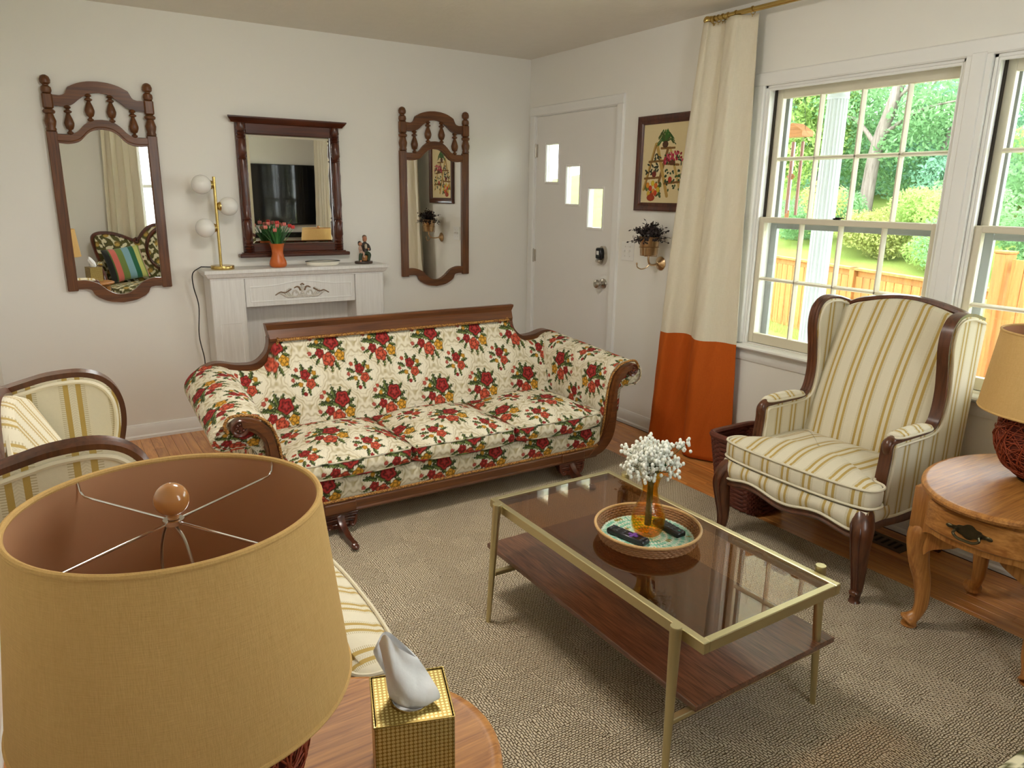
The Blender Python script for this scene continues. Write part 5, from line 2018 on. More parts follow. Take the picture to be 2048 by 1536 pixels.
one(lathe([(0, 0), (.95, 0), (1, .003), (1, .011), (.96, .014), (0, .014)], 40, (FX, FY, MZ), .050, .034), 'base', 'figure_base', fg)
one(cbox((FX + .010, FY + .006, MZ + .034), (.036, .030, .040), .004), 'stool', 'finial_wood', fg)
tor = fig('man_body', [[(.010, .004, .058, .017), (.012, .004, .078, .017), (.012, .003, .098, .018), (.011, .002, .108, .012), (.010, .000, .116, .007)], [(.012, .003, .102, .012), (.028, .002, .096, .009), (.034, -.006, .076, .0075), (.024, -.020, .078, .006)], [(.006, .003, .102, .012), (-.008, .000, .094, .008), (-.018, -.010, .078, .007), (-.020, -.018, .074, .006)]], 'figure_jacket')
fig('shirt_front', [[(.010, -.013, .100, .007), (.010, -.015, .086, .007)]], 'figure_shirt', tor)
hd_ = fig('head', [[(.008, -.004, .128, .0118), (.008, -.005, .136, .0125)]], 'figure_skin', tor)
fig('hair', [[(.009, .001, .142, .0125), (.013, .004, .132, .0105)]], 'figure_hair', hd_)
fig('nose', [[(.007, -.0175, .131, .0022)]], 'figure_skin', hd_)
fig('hand', [[(.022, -.022, .079, .005), (.018, -.024, .082, .0035)]], 'figure_skin', tor)
fig('trousers', [[(.014, .0, .055, .014), (.022, -.014, .054, .011), (.026, -.020, .048, .0095), (.024, -.018, .030, .008), (.022, -.016, .018, .008)], [(.004, .0, .055, .014), (-.014, -.012, .054, .011), (-.022, -.016, .048, .0095), (-.025, -.016, .030, .0085), (-.026, -.016, .018, .0085)]], 'figure_trousers', tor)
fig('shoe', [[(.021, -.018, .0165, .006), (.018, -.027, .0165, .005)]], 'figure_base', tor)
fig('shoe', [[(-.026, -.018, .0165, .006), (-.026, -.027, .0165, .005)]], 'figure_skin', tor)
ch_ = fig('child_body', [[(-.018, -.014, .064, .011), (-.020, -.012, .076, .010), (-.021, -.010, .088, .009), (-.021, -.010, .097, .005)], [(-.021, -.010, .089, .006), (-.029, -.016, .080, .0045), (-.020, -.024, .077, .004)], [(-.014, -.018, .062, .007), (-.008, -.026, .058, .006), (-.009, -.026, .044, .0045), (-.008, -.029, .038, .0045)]], 'figure_dress')
h2 = fig('head', [[(-.021, -.012, .107, .0100)]], 'figure_skin', ch_)
fig('hair', [[(-.022, -.006, .112, .0102), (-.024, -.008, .104, .0080)]], 'figure_dark_hair', h2)

fg.scale = (1.22, 1.22, 1.22)
# ------------------------------------------------------------------ needlework picture
PY0, PY1, PZ0, PZ1 = -1.695, -1.222, 1.397, 1.951
pic = thing('framed_needlework', 'framed needlework of a plant ladder hanging between door and curtain', 'picture', (0, (PY0 + PY1) / 2, PZ0))
fwid = .050
FP = [(0, 0), (0, .016), (.008, .022), (.020, .020), (.030, .014), (.040, .016), (.046, .012), (.050, .006), (.050, 0)]


def frame_bar(a, b, inn):
    """a,b outer corners (y,z); inn direction into the picture; mitred"""
    a, b, inn = np.array(a), np.array(b), np.array(inn)
    d = (b - a) / np.linalg.norm(b - a)
    V = []
    for p, s_ in ((a, 1), (b, -1)):
        for w_, h in FP:
            q = p + inn * w_ + d * s_ * w_
            V.append((-h - .002, q[0], q[1]))
    k = len(FP)
    F = [(i, i + 1, i + 1 + k, i + k) for i in range(k - 1)] + [tuple(range(k)), tuple(range(2 * k - 1, k - 1, -1))]
    one((V, F), 'frame_bar', 'mahogany', pic, smooth=30)


frame_bar((PY0, PZ0), (PY1, PZ0), (0, 1))
frame_bar((PY1, PZ0), (PY1, PZ1), (-1, 0))
frame_bar((PY1, PZ1), (PY0, PZ1), (0, -1))
frame_bar((PY0, PZ1), (PY0, PZ0), (1, 0))


def needle(u, v):
    """u 0..1 left to right as seen, v 0..1 bottom to top; aspect 370 x 455"""
    X, Y = u * .373, v * .455
    C = np.tile(np.array(S(222, 204, 158)), (len(u), 1)) * (1 + .05 * np.sin(X * 2600) * np.sin(Y * 2600))[:, None]

    def ell(x, y, a, b, col, an=0.):
        ca, sa = math.cos(math.radians(an)), math.sin(math.radians(an))
        p, q = (X - x) * ca + (Y - y) * sa, -(X - x) * sa + (Y - y) * ca
        m_ = (p / a) ** 2 + (q / b) ** 2 < 1
        C[m_] = np.array(S(*col)) * (1 - .25 * ((p / a) ** 2 + (q / b) ** 2)[m_])[:, None]

    def line(x0, y0, x1, y1, w_, col):
        d = np.array([x1 - x0, y1 - y0])
        L2 = d @ d
        t_ = np.clip(((X - x0) * d[0] + (Y - y0) * d[1]) / L2, 0, 1)
        m_ = np.hypot(X - x0 - t_ * d[0], Y - y0 - t_ * d[1]) < w_
        C[m_] = np.array(S(*col))
    k = .373 / 410.   # picture pixels measured from the photograph: origin at art lower left
    W = lambda x: (x - 225) * k
    H = lambda y: (815 - y) * (.455 / 720.)
    wood_, dk = (186, 150, 78), (128, 92, 44)
    line(W(455), H(330), W(390), H(620), .010, dk)
    line(W(480), H(330), W(585), H(700), .009, (196, 164, 96))
    line(W(345), H(280), W(250), H(690), .0095, wood_)
    line(W(355), H(280), W(470), H(745), .012, wood_)
    line(W(349), H(290), W(258), H(690), .004, dk)
    for (a, b, c_, d) in ((290, 436, 425, 430), (255, 588, 400, 580), (395, 318, 515, 320), (420, 455, 560, 470), (440, 635, 590, 620)):
        line(W(a), H(b), W(c_), H(d), .0065, dk)
    r_ = np.random.RandomState(6)
    for i in range(26):                      # fern on top
        a = r_.uniform(-.2, PI + .2)
        L = r_.uniform(.045, .075)
        x, y = W(430), H(265)
        mx_, my_ = x + .6 * L * math.cos(a), y + L * .85 * math.sin(a) * .9 + .018
        ex, ey = x + 1.15 * L * math.cos(a), y + L * math.sin(a) * .75 - .012 * (abs(math.cos(a)) > .6)
        g = (40 + r_.randint(40), 70 + r_.randint(36), 34)
        line(x, y, mx_, my_, .0038, g)
        line(mx_, my_, ex, ey, .003, g)
    ell(W(430), H(285), .024, .020, (86, 56, 34))
    for i in range(16):                      # left plant
        ell(W(r_.uniform(262, 385)), H(r_.uniform(455, 545)), .012, .006, (44, 52, 34), r_.uniform(0, 180))
    ell(W(342), H(550), .019, .018, (118, 44, 32))
    for i in range(12):
        ell(W(r_.uniform(330, 400)), H(r_.uniform(372, 428)), .010, .005, (54, 58, 40), r_.uniform(0, 180))
    for i in range(30):                      # pink flowers
        ell(W(r_.uniform(430, 595)), H(r_.uniform(370, 470)), .011, .005, (48, 66, 36), r_.uniform(0, 180))
    for i in range(34):
        x = r_.uniform(430, 590)
        ell(W(x), H(r_.uniform(358, 440) + max(0, 470 - x) * .6), .009, .007, ((186, 40, 64), (206, 84, 104), (150, 24, 44))[i % 3], r_.uniform(0, 180))
    ell(W(500), H(450), .026, .014, (104, 62, 38))
    for i in range(34):                      # ivy
        a = r_.uniform(0, 1)
        ell(W(r_.uniform(445, 590)), H(r_.uniform(510, 660) + (60 * a if i % 3 == 0 else 0)), .0085, .006, ((58, 86, 44), (38, 60, 34))[i % 2], r_.uniform(0, 180))
    ell(W(490), H(600), .016, .018, (176, 58, 34))
    for i in range(16):                      # fruit basket
        ell(W(r_.uniform(268, 405)), H(r_.uniform(630, 750)), .015, .009, ((70, 90, 44), (96, 108, 50))[i % 2], r_.uniform(0, 180))
    for i, (x, y) in enumerate(((288, 650), (335, 632), (365, 655), (315, 678), (385, 690), (345, 708), (298, 728), (362, 722), (330, 745))):
        ell(W(x), H(y), .015, .017, ((226, 148, 44), (214, 186, 52), (222, 112, 40), (204, 66, 30), (206, 176, 48), (220, 136, 48), (216, 176, 60), (206, 70, 34), (190, 70, 30))[i])
    ell(W(322), H(765), .034, .020, (164, 62, 28))
    return C


nu, nv = 220, 270
V, F = grid(nu, nv, lambda u, v: (-.006 + 0 * u, PY1 - fwid + .003 - u * (PY1 - PY0 - 2 * fwid + .006), PZ0 + fwid - .003 + v * (PZ1 - PZ0 - 2 * fwid + .006)))
u, v = np.meshgrid(np.linspace(0, 1, nu), np.linspace(0, 1, nv), indexing='ij')
m = MB()
m.add((V, F), col=needle(u.ravel(), v.ravel()))
t = NT('needlework', .85)
t.set('Base Color', t.n('ShaderNodeVertexColor', layer_name='Col').outputs[0])
t.bump(t.noise(t.co(), 900, 1), .4, .001)
MAT['needlework'] = t.m
m.build('canvas', 'needlework', pic, smooth=0)

# ------------------------------------------------------------------ brass wall planter with dark foliage
KY, KX = -1.500, -.125
wp = thing('wall_planter', 'brushed brass bucket planter on a curved wall bracket with hook', 'planter', (0, -1.481, 1.087))
one(turn_x([(0, .001), (.040, .001), (.042, .006), (.034, .012), (.020, .020), (.012, .028), (0, .030)], -1.481, 1.087), 'wall_rose', 'rose_gold', wp)
m = MB()
m.add(tube(spline([(-.022, -1.481, 1.087), (-.07, -1.486, 1.080), (-.108, -1.496, 1.088), (-.124, KY, 1.112), (KX, KY, 1.138)], 24), .0062, 10))
m.add(tube(spline([(-.108, -1.496, 1.088), (-.125, -1.485, 1.066), (-.150, -1.470, 1.058), (-.170, -1.458, 1.068), (-.174, -1.455, 1.088)], 20), .0035, 8))
m.add(ball((-.174, -1.455, 1.090), .006, 10, 8))
m.build('bracket_arm', 'rose_gold', wp)
bk = one(lathe([(0, .004), (.044, .004), (.047, .008), (.063, .108), (.066, .112), (.063, .113), (.060, .108), (.045, .012), (0, .010)], 40, (KX, KY, 1.138)), 'bucket', 'rose_gold', wp)
m = MB()
m.add(tube([(KX + .0575 * math.cos(a), KY + .0575 * math.sin(a), 1.138 + .050) for a in np.linspace(0, 2 * PI, 40, endpoint=False)], .0022, 6, True))
for k in range(4):
    a = k * PI / 2 + .4
    m.add(tube([(KX + .0575 * math.cos(a), KY + .0575 * math.sin(a), 1.188), (KX + .054 * math.cos(a), KY + .054 * math.sin(a), 1.138), (KX, KY, 1.136)], .0022, 6))
m.build('wire_cradle', 'rose_gold', wp)
plain('dark_foliage', S(40, 28, 26), .7, var=.6, vscale=60)
pf = thing('dark_foliage_plant', 'bushy dark purple artificial foliage in the brass wall planter', 'plant', (KX, KY, 1.25))
rr = np.random.RandomState(17)
m = MB()
for k in range(150):
    th, el = rr.uniform(0, 2 * PI), rr.uniform(-.1, 1.4)
    R_ = rr.uniform(.05, .125) * (1.05 if el < .6 else .85)
    d = np.array([math.cos(th) * math.cos(el) * .7, math.sin(th) * math.cos(el), math.sin(el) * .78])
    b0 = np.array([KX, KY, 1.245]) + d * .025
    tip = b0 + d * R_ + np.array([0, 0, -.02 * (el < .3)])
    m.add(tube([b0, (b0 + tip) / 2 + [0, 0, .006], tip], .0010, 4))
    for q in np.linspace(.35, 1, 6):
        p = b0 + (tip - b0) * q
        a = rr.normal(size=3)
        a /= np.linalg.norm(a)
        b_ = np.cross(a, d)
        b_ /= np.linalg.norm(b_) + 1e-9
        s_ = rr.uniform(.012, .020)
        m.add(([p, p + a * s_ * .5 + b_ * s_ * .35, p + a * s_ * 1.2, p + a * s_ * .5 - b_ * s_ * .35], [(0, 1, 2, 3)]))
m.build('foliage', 'dark_foliage', pf, smooth=0, kind='stuff')

# ------------------------------------------------------------------ curtains and brass rod
t = NT('curtain_linen', .8, .2)
c = t.co()
zz = t.sep(c)[2]
lin = t.noise(t.vmul(c, (300, 300, 40)), 1., 2)
lin2 = t.noise(t.vmul(c, (60, 60, 500)), 1., 2)
lf_ = t.math('ADD', t.math('MULTIPLY', lin, .5), t.math('MULTIPLY', lin2, .5))
cream_ = t.mix(lf_, S(214, 203, 178), S(234, 226, 206))
orange_ = t.mix(lf_, S(176, 78, 18), S(204, 100, 30))
t.set('Base Color', t.mix(t.math('GREATER_THAN', zz, .705), orange_, cream_))
t.set('Subsurface Weight', .08)
t.set('Subsurface Radius', (.01, .008, .005))
t.bump(lf_, .3, .001)
MAT['curtain_linen'] = t.m


def curtain(name, label, a0, a1, b0, b1, xw, pleats, axis, zt=2.352, flip=1, seed=0):
    """hangs parallel to a wall; top spans a0..a1, bottom b0..b1 along the wall; xw distance from wall plane"""
    cu = thing(name, label, 'curtain', (0, 0, 0))
    nu, nv = 220, 90
    u, v = np.meshgrid(np.linspace(0, 1, nu), np.linspace(0, 1, nv), indexing='ij')
    z = zt * (1 - v) + .012
    al = (a0 + (a1 - a0) * u) * (1 - v) + (b0 + (b1 - b0) * u) * v
    ph = u ** .8 * pleats * 2 * PI + seed
    amp = .028 + .022 * v
    off = amp * np.sin(ph + .6 * np.sin(v * 3)) + .010 * np.sin(ph * 2.3 + v * 4 + seed) * v
    al = al + .012 * np.cos(ph * 2) * (1 - .3 * v)
    wr = .002 * np.sin(u * 60 + v * 25) * np.sin(v * 40 + u * 9)
    d = xw + off + wr
    if axis == 'x':
        V = np.stack([-d, al, z], -1)
    else:
        V = np.stack([al, YF + d, z], -1)
    V = V.reshape(-1, 3)
    m = MB()
    m.add((V, quadgrid(nu, nv)))
    o_ = m.build('panel', 'curtain_linen', cu, smooth=180)
    sol = o_.modifiers.new('thickness', 'SOLIDIFY')
    sol.thickness = .0015
    return cu


curtain('curtain', 'cream curtain with burnt orange bottom hanging between picture and window', -1.800, -2.108, -1.592, -2.172, .098, 1.7, 'x', seed=.2)
curtain('curtain', 'cream and orange curtain at the window wall end beside the television', -4.36, -4.78, -4.34, -4.86, .098, 4.2, 'x', seed=2.)
curtain('curtain', 'cream curtain beside the blind, seen in the left mirror', -2.47, -2.13, -2.56, -2.13, .090, 3.1, 'y', seed=1.)
rod = thing('curtain_rod', 'brass curtain rod with finial above the windows', 'curtain rod', (-.10, -1.83, 2.378))
m = MB()
m.add(tube([(-.10, -1.84, 2.378), (-.10, -4.90, 2.378)], .0125, 18))
m.build('pole', 'brass', rod)
for s_, y in ((1, -1.84), (-1, -4.90)):
    V, F = lathe([(0, -.002), (.0125, 0), (.018, .004), (.018, .010), (.013, .014), (.020, .022), (.022, .034), (.016, .044), (0, .048)], 20)
    one((np.stack([V[:, 0] - .10, y + s_ * V[:, 2], V[:, 1] + 2.378], -1), F), 'finial', 'brass', rod)
for y in (-1.90, -3.17, -4.84):
    m = MB()
    m.add(tube([(-.002, y, 2.378), (-.10, y, 2.378)], .007, 10))
    m.add(turn_x([(0, .001), (.022, .001), (.022, .006), (0, .008)], y, 2.378, 18))
    m.build('bracket', 'brass', rod)
for y in (-1.815, -1.86, -1.885, -1.915, -1.95, -2.0, -2.105, -4.40, -4.48, -4.56, -4.64, -4.72):
    m = MB()
    yy_ = min(y, -1.852)
    m.add(tube([(-.10 + .0185 * math.cos(a), yy_, 2.374 + .0185 * math.sin(a)) for a in np.linspace(0, 2 * PI, 24, endpoint=False)], .0020, 6, True))
    m.add(tube([(-.10, yy_, 2.3555), (-.10, yy_, 2.345)], .0018, 6))
    m.build('ring', 'brass', rod)
rod2 = thing('curtain_rod', 'short brass curtain rod over the blind behind the viewer', 'curtain rod', (-1.8, YF + .09, 2.378))
m = MB()
m.add(tube([(-2.55, YF + .09, 2.378), (-1.10, YF + .09, 2.378)], .0125, 16))
m.build('pole', 'brass', rod2)
for x in (-2.5, -1.2):
    one(tube([(x, YF + .001, 2.378), (x, YF + .09, 2.378)], .008, 10), 'bracket', 'brass', rod2)

# ------------------------------------------------------------------ wicker basket behind the wing chair
plain('wicker_dark', S(96, 44, 30), .5, var=.5, vscale=50)
wb_ = thing('wicker_basket', 'dark brown woven wicker basket on the floor behind the wing chair', 'basket', (-.400, -2.58, 0))
m = MB()


def rrect(hx_, hy_, n=90, p=.32):
    a = np.linspace(0, 2 * PI, n, endpoint=False)
    return np.stack([hx_ * np.sign(np.cos(a)) * np.abs(np.cos(a)) ** p, hy_ * np.sign(np.sin(a)) * np.abs(np.sin(a)) ** p], -1)


BXC, BYC = -.372, -2.592
nr_ = 30
for k in range(nr_):
    f_ = k / (nr_ - 1)
    z = .020 + f_ * .33
    gx, gy = .112 + .055 * f_, .120 + .028 * f_
    R2 = rrect(gx, gy)
    w_ = .006 * np.sin(np.arange(90) * 2 * PI / 90 * 22 + (k % 2) * PI)
    nrm = R2 / np.linalg.norm(R2, axis=1)[:, None]
    P = R2 + nrm * w_[:, None]
    m.add(tube([(BXC + x, BYC + y, z) for x, y in P], .0088, 6, True))
m.build('weave', 'wicker_dark', wb_, smooth=60)
R2 = rrect(.170, .150)
one(tube([(BXC + x, BYC + y, .362) for x, y in R2], .016, 8, True), 'rim', 'wicker_dark', wb_)
one(bx(BXC - .105, BXC + .105, BYC - .115, BYC + .115, .004, .02, .01), 'bottom', 'wicker_dark', wb_, smooth=0)

# ------------------------------------------------------------------ floor register
plain('register_metal', S(104, 88, 66), .45, .4)
vr = thing('floor_register', 'brown metal floor vent register behind the wing chair leg', 'vent', (-.165, -3.13, 0))
one(slab_holes(0, 0, .004, -.15, .15, -.055, .055, [(-.12 + k * .03, -.105 + k * .03, -.035, .035) for k in range(9)]), 'grille', 'register_metal', None, smooth=0)
gr_ = bpy.data.objects['grille']
gr_.parent = vr
gr_.rotation_euler = (0, -PI / 2, 0)
gr_.location = (0, 0, .001)
one(bx(-.05, .05, -.14, .14, .0003, .0012, 0), 'damper', 'dark_gap', None, smooth=0).parent = vr

# ------------------------------------------------------------------ carved settee behind the viewer (its seat corner and its reflection show)
TC = -1.915
olv, crm, gld, dk_ = (np.array(S(*q)) for q in ((92, 88, 40), (232, 224, 190), (206, 170, 84), (58, 54, 26)))


def tapestry(u, v):
    u, v = np.asarray(u).ravel(), np.asarray(v).ravel()
    a = np.sin(u * 62 + 2.2 * np.sin(v * 41)) + np.sin(v * 57 + 2.4 * np.sin(u * 38 + 1)) + .7 * np.sin((u + v) * 90 + 2 * np.sin(u * 70))
    C = np.where((a > .25)[:, None], crm, olv)
    C = np.where(((a > -.25) & (a < .05))[:, None], dk_, C)
    b = np.sin(u * 30) * np.sin(v * 30 + .6)
    m_ = (b > .62) & (np.sin(np.hypot(np.sin(u * 30), np.cos(v * 30)) * 9) > 0)
    C = np.where((b > .62)[:, None], gld * .9, C)
    C = np.where(m_[:, None], gld * .45, C)
    return C


t = NT('tapestry_fabric', .8)
t.set('Base Color', t.n('ShaderNodeVertexColor', layer_name='Col').outputs[0])
t.bump(t.noise(t.co(), 700, 2), .3, .002)
MAT['tapestry_fabric'] = t.m
se = thing('carved_settee', 'olive tapestry settee with carved mahogany medallion back', 'settee', (TC, -4.62, 0))
yb, yf = -4.90, -4.285
half = [(0, 1.10), (.10, 1.092), (.20, 1.055), (.27, .99), (.315, .925), (.36, .905), (.41, .922), (.50, .962), (.60, .990), (.68, .995), (.745, .985), (.785, .955), (.792, .90), (.775, .80), (.745, .68), (.725, .60)]
hc = spline(half, 90)
outl = np.vstack([np.stack([TC - hc[::-1, 0], hc[::-1, 1]], -1), np.stack([TC + hc[1:, 0], hc[1:, 1]], -1)])
one(sweep([(x, yb + .012, z) for x, z in outl], [(-.016, -.024), (.010, -.020), (.018, 0), (.010, .020), (-.016, .024)], up=(0, 1, 0)), 'back_frame', 'mahogany', se, smooth=40)
o = np.argsort(hc[:66, 0])
zt_ = lambda x: np.interp(np.abs(x), hc[:66][o, 0], hc[:66][o, 1])
V, F = grid(300, 120, lambda u, v: (TC + (-.765 + 1.53 * u) * 1, yb + .020 + .035 * np.sin(v * PI) * np.sin(np.clip(u * 1.0, 0, 1) * PI) ** .3, .42 + (zt_(-.765 + 1.53 * u) - .42) * v))
m = MB()
m.add((V, F), col=tapestry(V[:, 0], V[:, 2]))
m.build('back_upholstery', 'tapestry_fabric', se, smooth=180)
V, F = extrude(outl[::4], yb - .012, yb - .006)
m = MB()
m.add((V, F), col=np.tile(olv, (len(V), 1)))
m.build('outside_back', 'tapestry_fabric', se, smooth=0)
mo = [(TC + .245 * math.cos(a), yb + .058, .800 + .262 * math.sin(a)) for a in np.linspace(0, 2 * PI, 60, endpoint=False)]
one(sweep(mo, [(-.022, -.016), (.022, -.016), (.014, .014), (0, .02), (-.014, .014)], closed=True, up=(0, 1, 0)), 'medallion_ring', 'mahogany', se, smooth=40)
m = MB()
for sg in (-1, 1):
    for k in range(9):
        a = k * .7
        m.add(ball((TC + sg * (.345 + .022 * math.cos(a) * (1 - k * .05)), yb + .050, .905 + .022 * math.sin(a)), .016, 10, 8))
m.build('carved_flowers', 'mahogany', se)
# seat with bowed front
ho = [(0, yf), (.30, yf - .004), (.55, yf - .025), (.70, yf - .07), (.745, yf - .14), (.745, yf - .35), (.74, yb + .06), (.60, yb + .05), (0, yb + .05)]
ol = spline(ho + [(-x, y) for x, y in ho[-2:0:-1]], 360, True)
V, F, uv = pillow([(TC + x, y) for x, y in ol], .335, .415, .045, .025, 70)
m = MB()
m.add((V, F), col=tapestry(uv[:, 0], uv[:, 1] + 5))
m.build('seat', 'tapestry_fabric', se, smooth=180)
one(sweep([(TC + x, y, .315) for x, y in ol[::6]], [(-.02, -.03), (.012, -.03), (.016, 0), (.010, .024), (-.02, .024)], closed=True, up=(0, 0, 1)), 'seat_rail', 'mahogany', se, smooth=40)
for sg in (-1, 1):
    P = spline([(TC + sg * .745, yb + .03, .62), (TC + sg * .765, yb + .14, .645), (TC + sg * .765, yb + .28, .640), (TC + sg * .755, yb + .37, .60), (TC + sg * .738, yb + .38, .54), (TC + sg * .735, yb + .42, .46), (TC + sg * .735, yb + .47, .36)], 40)
    one(sweep(P, ring2(10), scale=np.interp(np.linspace(0, 1, 40), [0, .5, .65, 1], [.020, .026, .030, .026])), 'arm', 'mahogany', se)
    V, F = grid(60, 60, lambda u, v: (TC + sg * (.735 + .012 * np.sin(v * PI)), yb + .03 + .34 * u, .40 + (.225 - .02 * u) * v))
    m = MB()
    m.add((V, F), col=tapestry(V[:, 1], V[:, 2]))
    V2 = V + np.array([sg * .03, 0, 0])
    m.add((V2, F), col=tapestry(V[:, 1], V[:, 2]))
    m.build('arm_panel', 'tapestry_fabric', se, smooth=180)
    V, F = pillow([(TC + sg * .758 + .035 * np.sign(math.sin(a)) * abs(math.sin(a)) ** .5, yb + .19 + .12 * np.sign(math.cos(a)) * abs(math.cos(a)) ** .5) for a in np.linspace(0, 2 * PI, 60, endpoint=False)], .650, .672, .012, .01, 12)[:2]
    m = MB()
    m.add((V, F), col=tapestry(V[:, 0], V[:, 1]))
    m.build('arm_pad', 'tapestry_fabric', se, smooth=180)
    for (x, y, dy) in ((.64, yf - .09, .03), (.66, yb + .04, -.03)):
        P = spline([(TC + sg * x, y, .32), (TC + sg * (x + .02), y + dy * .8, .24), (TC + sg * x, y + dy * .3, .12), (TC + sg * (x + .01), y + dy, .012)], 24)
        one(sweep(P, ring2(12), scale=np.interp(np.linspace(0, 1, 24), [0, .25, .7, 1], [.034, .036, .02, .024])), 'leg', 'mahogany', se)
# striped cushion on the settee
STR = [(26, 30, 26), (84, 110, 50), (222, 112, 100), (116, 138, 64), (132, 176, 190), (20, 104, 70), (206, 208, 120), (120, 150, 70), (226, 140, 140)]
STW = np.cumsum([0, .13, .04, .14, .18, .18, .14, .12, .05, .04])
pc = thing('striped_cushion', 'multicoloured striped velvet cushion leaning on the olive settee', 'cushion', (-2.36, -4.735, .455))
u, v = np.meshgrid(np.linspace(-1, 1, 90), np.linspace(-1, 1, 40), indexing='ij')
th = .062 * ((1 - u ** 4) * (1 - v ** 4)) ** .6
pu, pv = .20 * u * (1 + .06 * v ** 2), .185 * v * (1 + .06 * u ** 2)
m = MB()
colr = np.array([S(*q) for q in STR])[np.clip(np.searchsorted(STW, (u.ravel() + 1) / 2 * STW[-1], 'right') - 1, 0, 8)]
for sg in (1, -1):
    V = np.stack([pu, sg * th, pv + .205], -1).reshape(-1, 3)
    F = quadgrid(90, 40)
    m.add((V, F), col=colr)
t = NT('velvet', .75)
t.set('Base Color', t.n('ShaderNodeVertexColor', layer_name='Col').outputs[0])
t.set('Sheen Weight', .5)
MAT['velvet'] = t.m
o_ = m.build('cushion_body', 'velvet', None, smooth=180)
o_.parent = pc
pc.rotation_euler = (math.radians(18), math.radians(-8), math.radians(-14))
# wall television and sound bar
tv = thing('television', 'large black flat television on the wall above the settee end', 'television', (-.66, YF, 1.06))
one(bx(-1.365, -.03, YF + .012, YF + .052, 1.06, 1.82, .006), 'housing', 'black_plastic', tv, smooth=0)
t = NT('tv_screen', .06)
t.set('Base Color', (.006, .006, .007))
MAT['tv_screen'] = t.m
one(bx(-1.355, -.04, YF + .0515, YF + .0535, 1.078, 1.812, .0005), 'screen', 'tv_screen', tv, smooth=0)
one(bx(-.95, -.40, YF + .001, YF + .014, 1.2, 1.6, .002), 'wall_mount', 'black_metal', tv, smooth=0)
sb = thing('sound_bar', 'long black sound bar on the wall below the television', 'speaker', (-.66, YF, .92))
one(bx(-1.05, -.20, YF + .002, YF + .075, .90, .965, .012), 'body', 'black_plastic', sb, smooth=30)
one(bx(-1.03, -.22, YF + .0745, YF + .077, .908, .957, .001), 'grille', 'black_metal', sb, smooth=0)

# ------------------------------------------------------------------ outdoors
t = NT('lawn_grass', .9, .1)
c = t.co()
g1 = t.noise(c, 1.2, 4)
g2 = t.noise(c, 22, 4)
t.set('Base Color', t.mix(g2, t.mix(g1, S(74, 104, 38), S(128, 140, 66)), t.mix(g1, S(112, 140, 60), S(158, 160, 92))))
t.bump(t.noise(c, 40, 4), .6, .05)
MAT['lawn_grass'] = t.m


def ground(x, y):
    k = np.clip(x - 7.6, 0, None)
    return -.50 + .125 * k + .0035 * k * np.clip(y - 5, -6, 12) + .05 * np.sin(x * .9) * np.sin(y * .7) * np.clip(k / 4, 0, 1)


V, F = grid(90, 120, lambda u, v: (.17 + 40 * u ** 1.3, -14 + 50 * v, ground(.17 + 40 * u ** 1.3, -14 + 50 * v)))
one((V, F), 'ground_lawn', 'lawn_grass', kind='structure', smooth=180)
plain('concrete', S(180, 177, 170), .85, bump=.2, bscale=30, var=.05)
one(bx(2.2, 6.0, -5.0, -.95, -.52, -.44, .01), 'path_concrete', 'concrete', kind='structure', smooth=0)
one(bx(.17, 1.9, -6.5, 1.5, -.52, -.16, .01), 'porch_floor', 'concrete', kind='structure', smooth=0)

one(bx(.17, 2.6, -7.5, 2.5, 2.46, 2.56, .01), 'porch_roof', 'trim_paint', kind='structure', smooth=0)

# fluted porch column
plain('column_white', S(164, 170, 173), .5)
colm = thing('porch_column', 'white fluted porch column outside the nearer window', 'column', (1.5, -1.523, -.16))
n = 160
a = np.linspace(0, 2 * PI, n, endpoint=False)
fl_ = 1 - .075 * np.abs(np.sin(a * 10)) ** .7
rows = [(-.02, .076), (.6, .075), (1.4, .073), (2.14, .068)]
V = np.array([(1.5 + r * f_ * math.cos(t_), -1.523 + r * f_ * math.sin(t_), z) for z, r in rows for f_, t_ in zip(fl_, a)])
one((V, quadgrid(len(rows), n, False, True)[:, ::-1].copy()), 'shaft', 'column_white', colm, smooth=60)
one(lathe([(0, -.16), (.105, -.16), (.105, -.11), (.10, -.10), (.092, -.08), (.096, -.06), (.088, -.03), (.076, -.015), (0, -.015)], 40, (1.5, -1.523, 0)), 'base', 'column_white', colm)
m = MB()
m.add(lathe([(0, 2.14), (.070, 2.14), (.074, 2.15), (.070, 2.16), (.072, 2.20), (.088, 2.225), (.09, 2.235), (0, 2.235)], 40, (1.5, -1.523, 0)))
m.add(cbox((1.5, -1.523, 2.255), (.20, .20, .04), .004))
m.build('capital', 'column_white', colm)

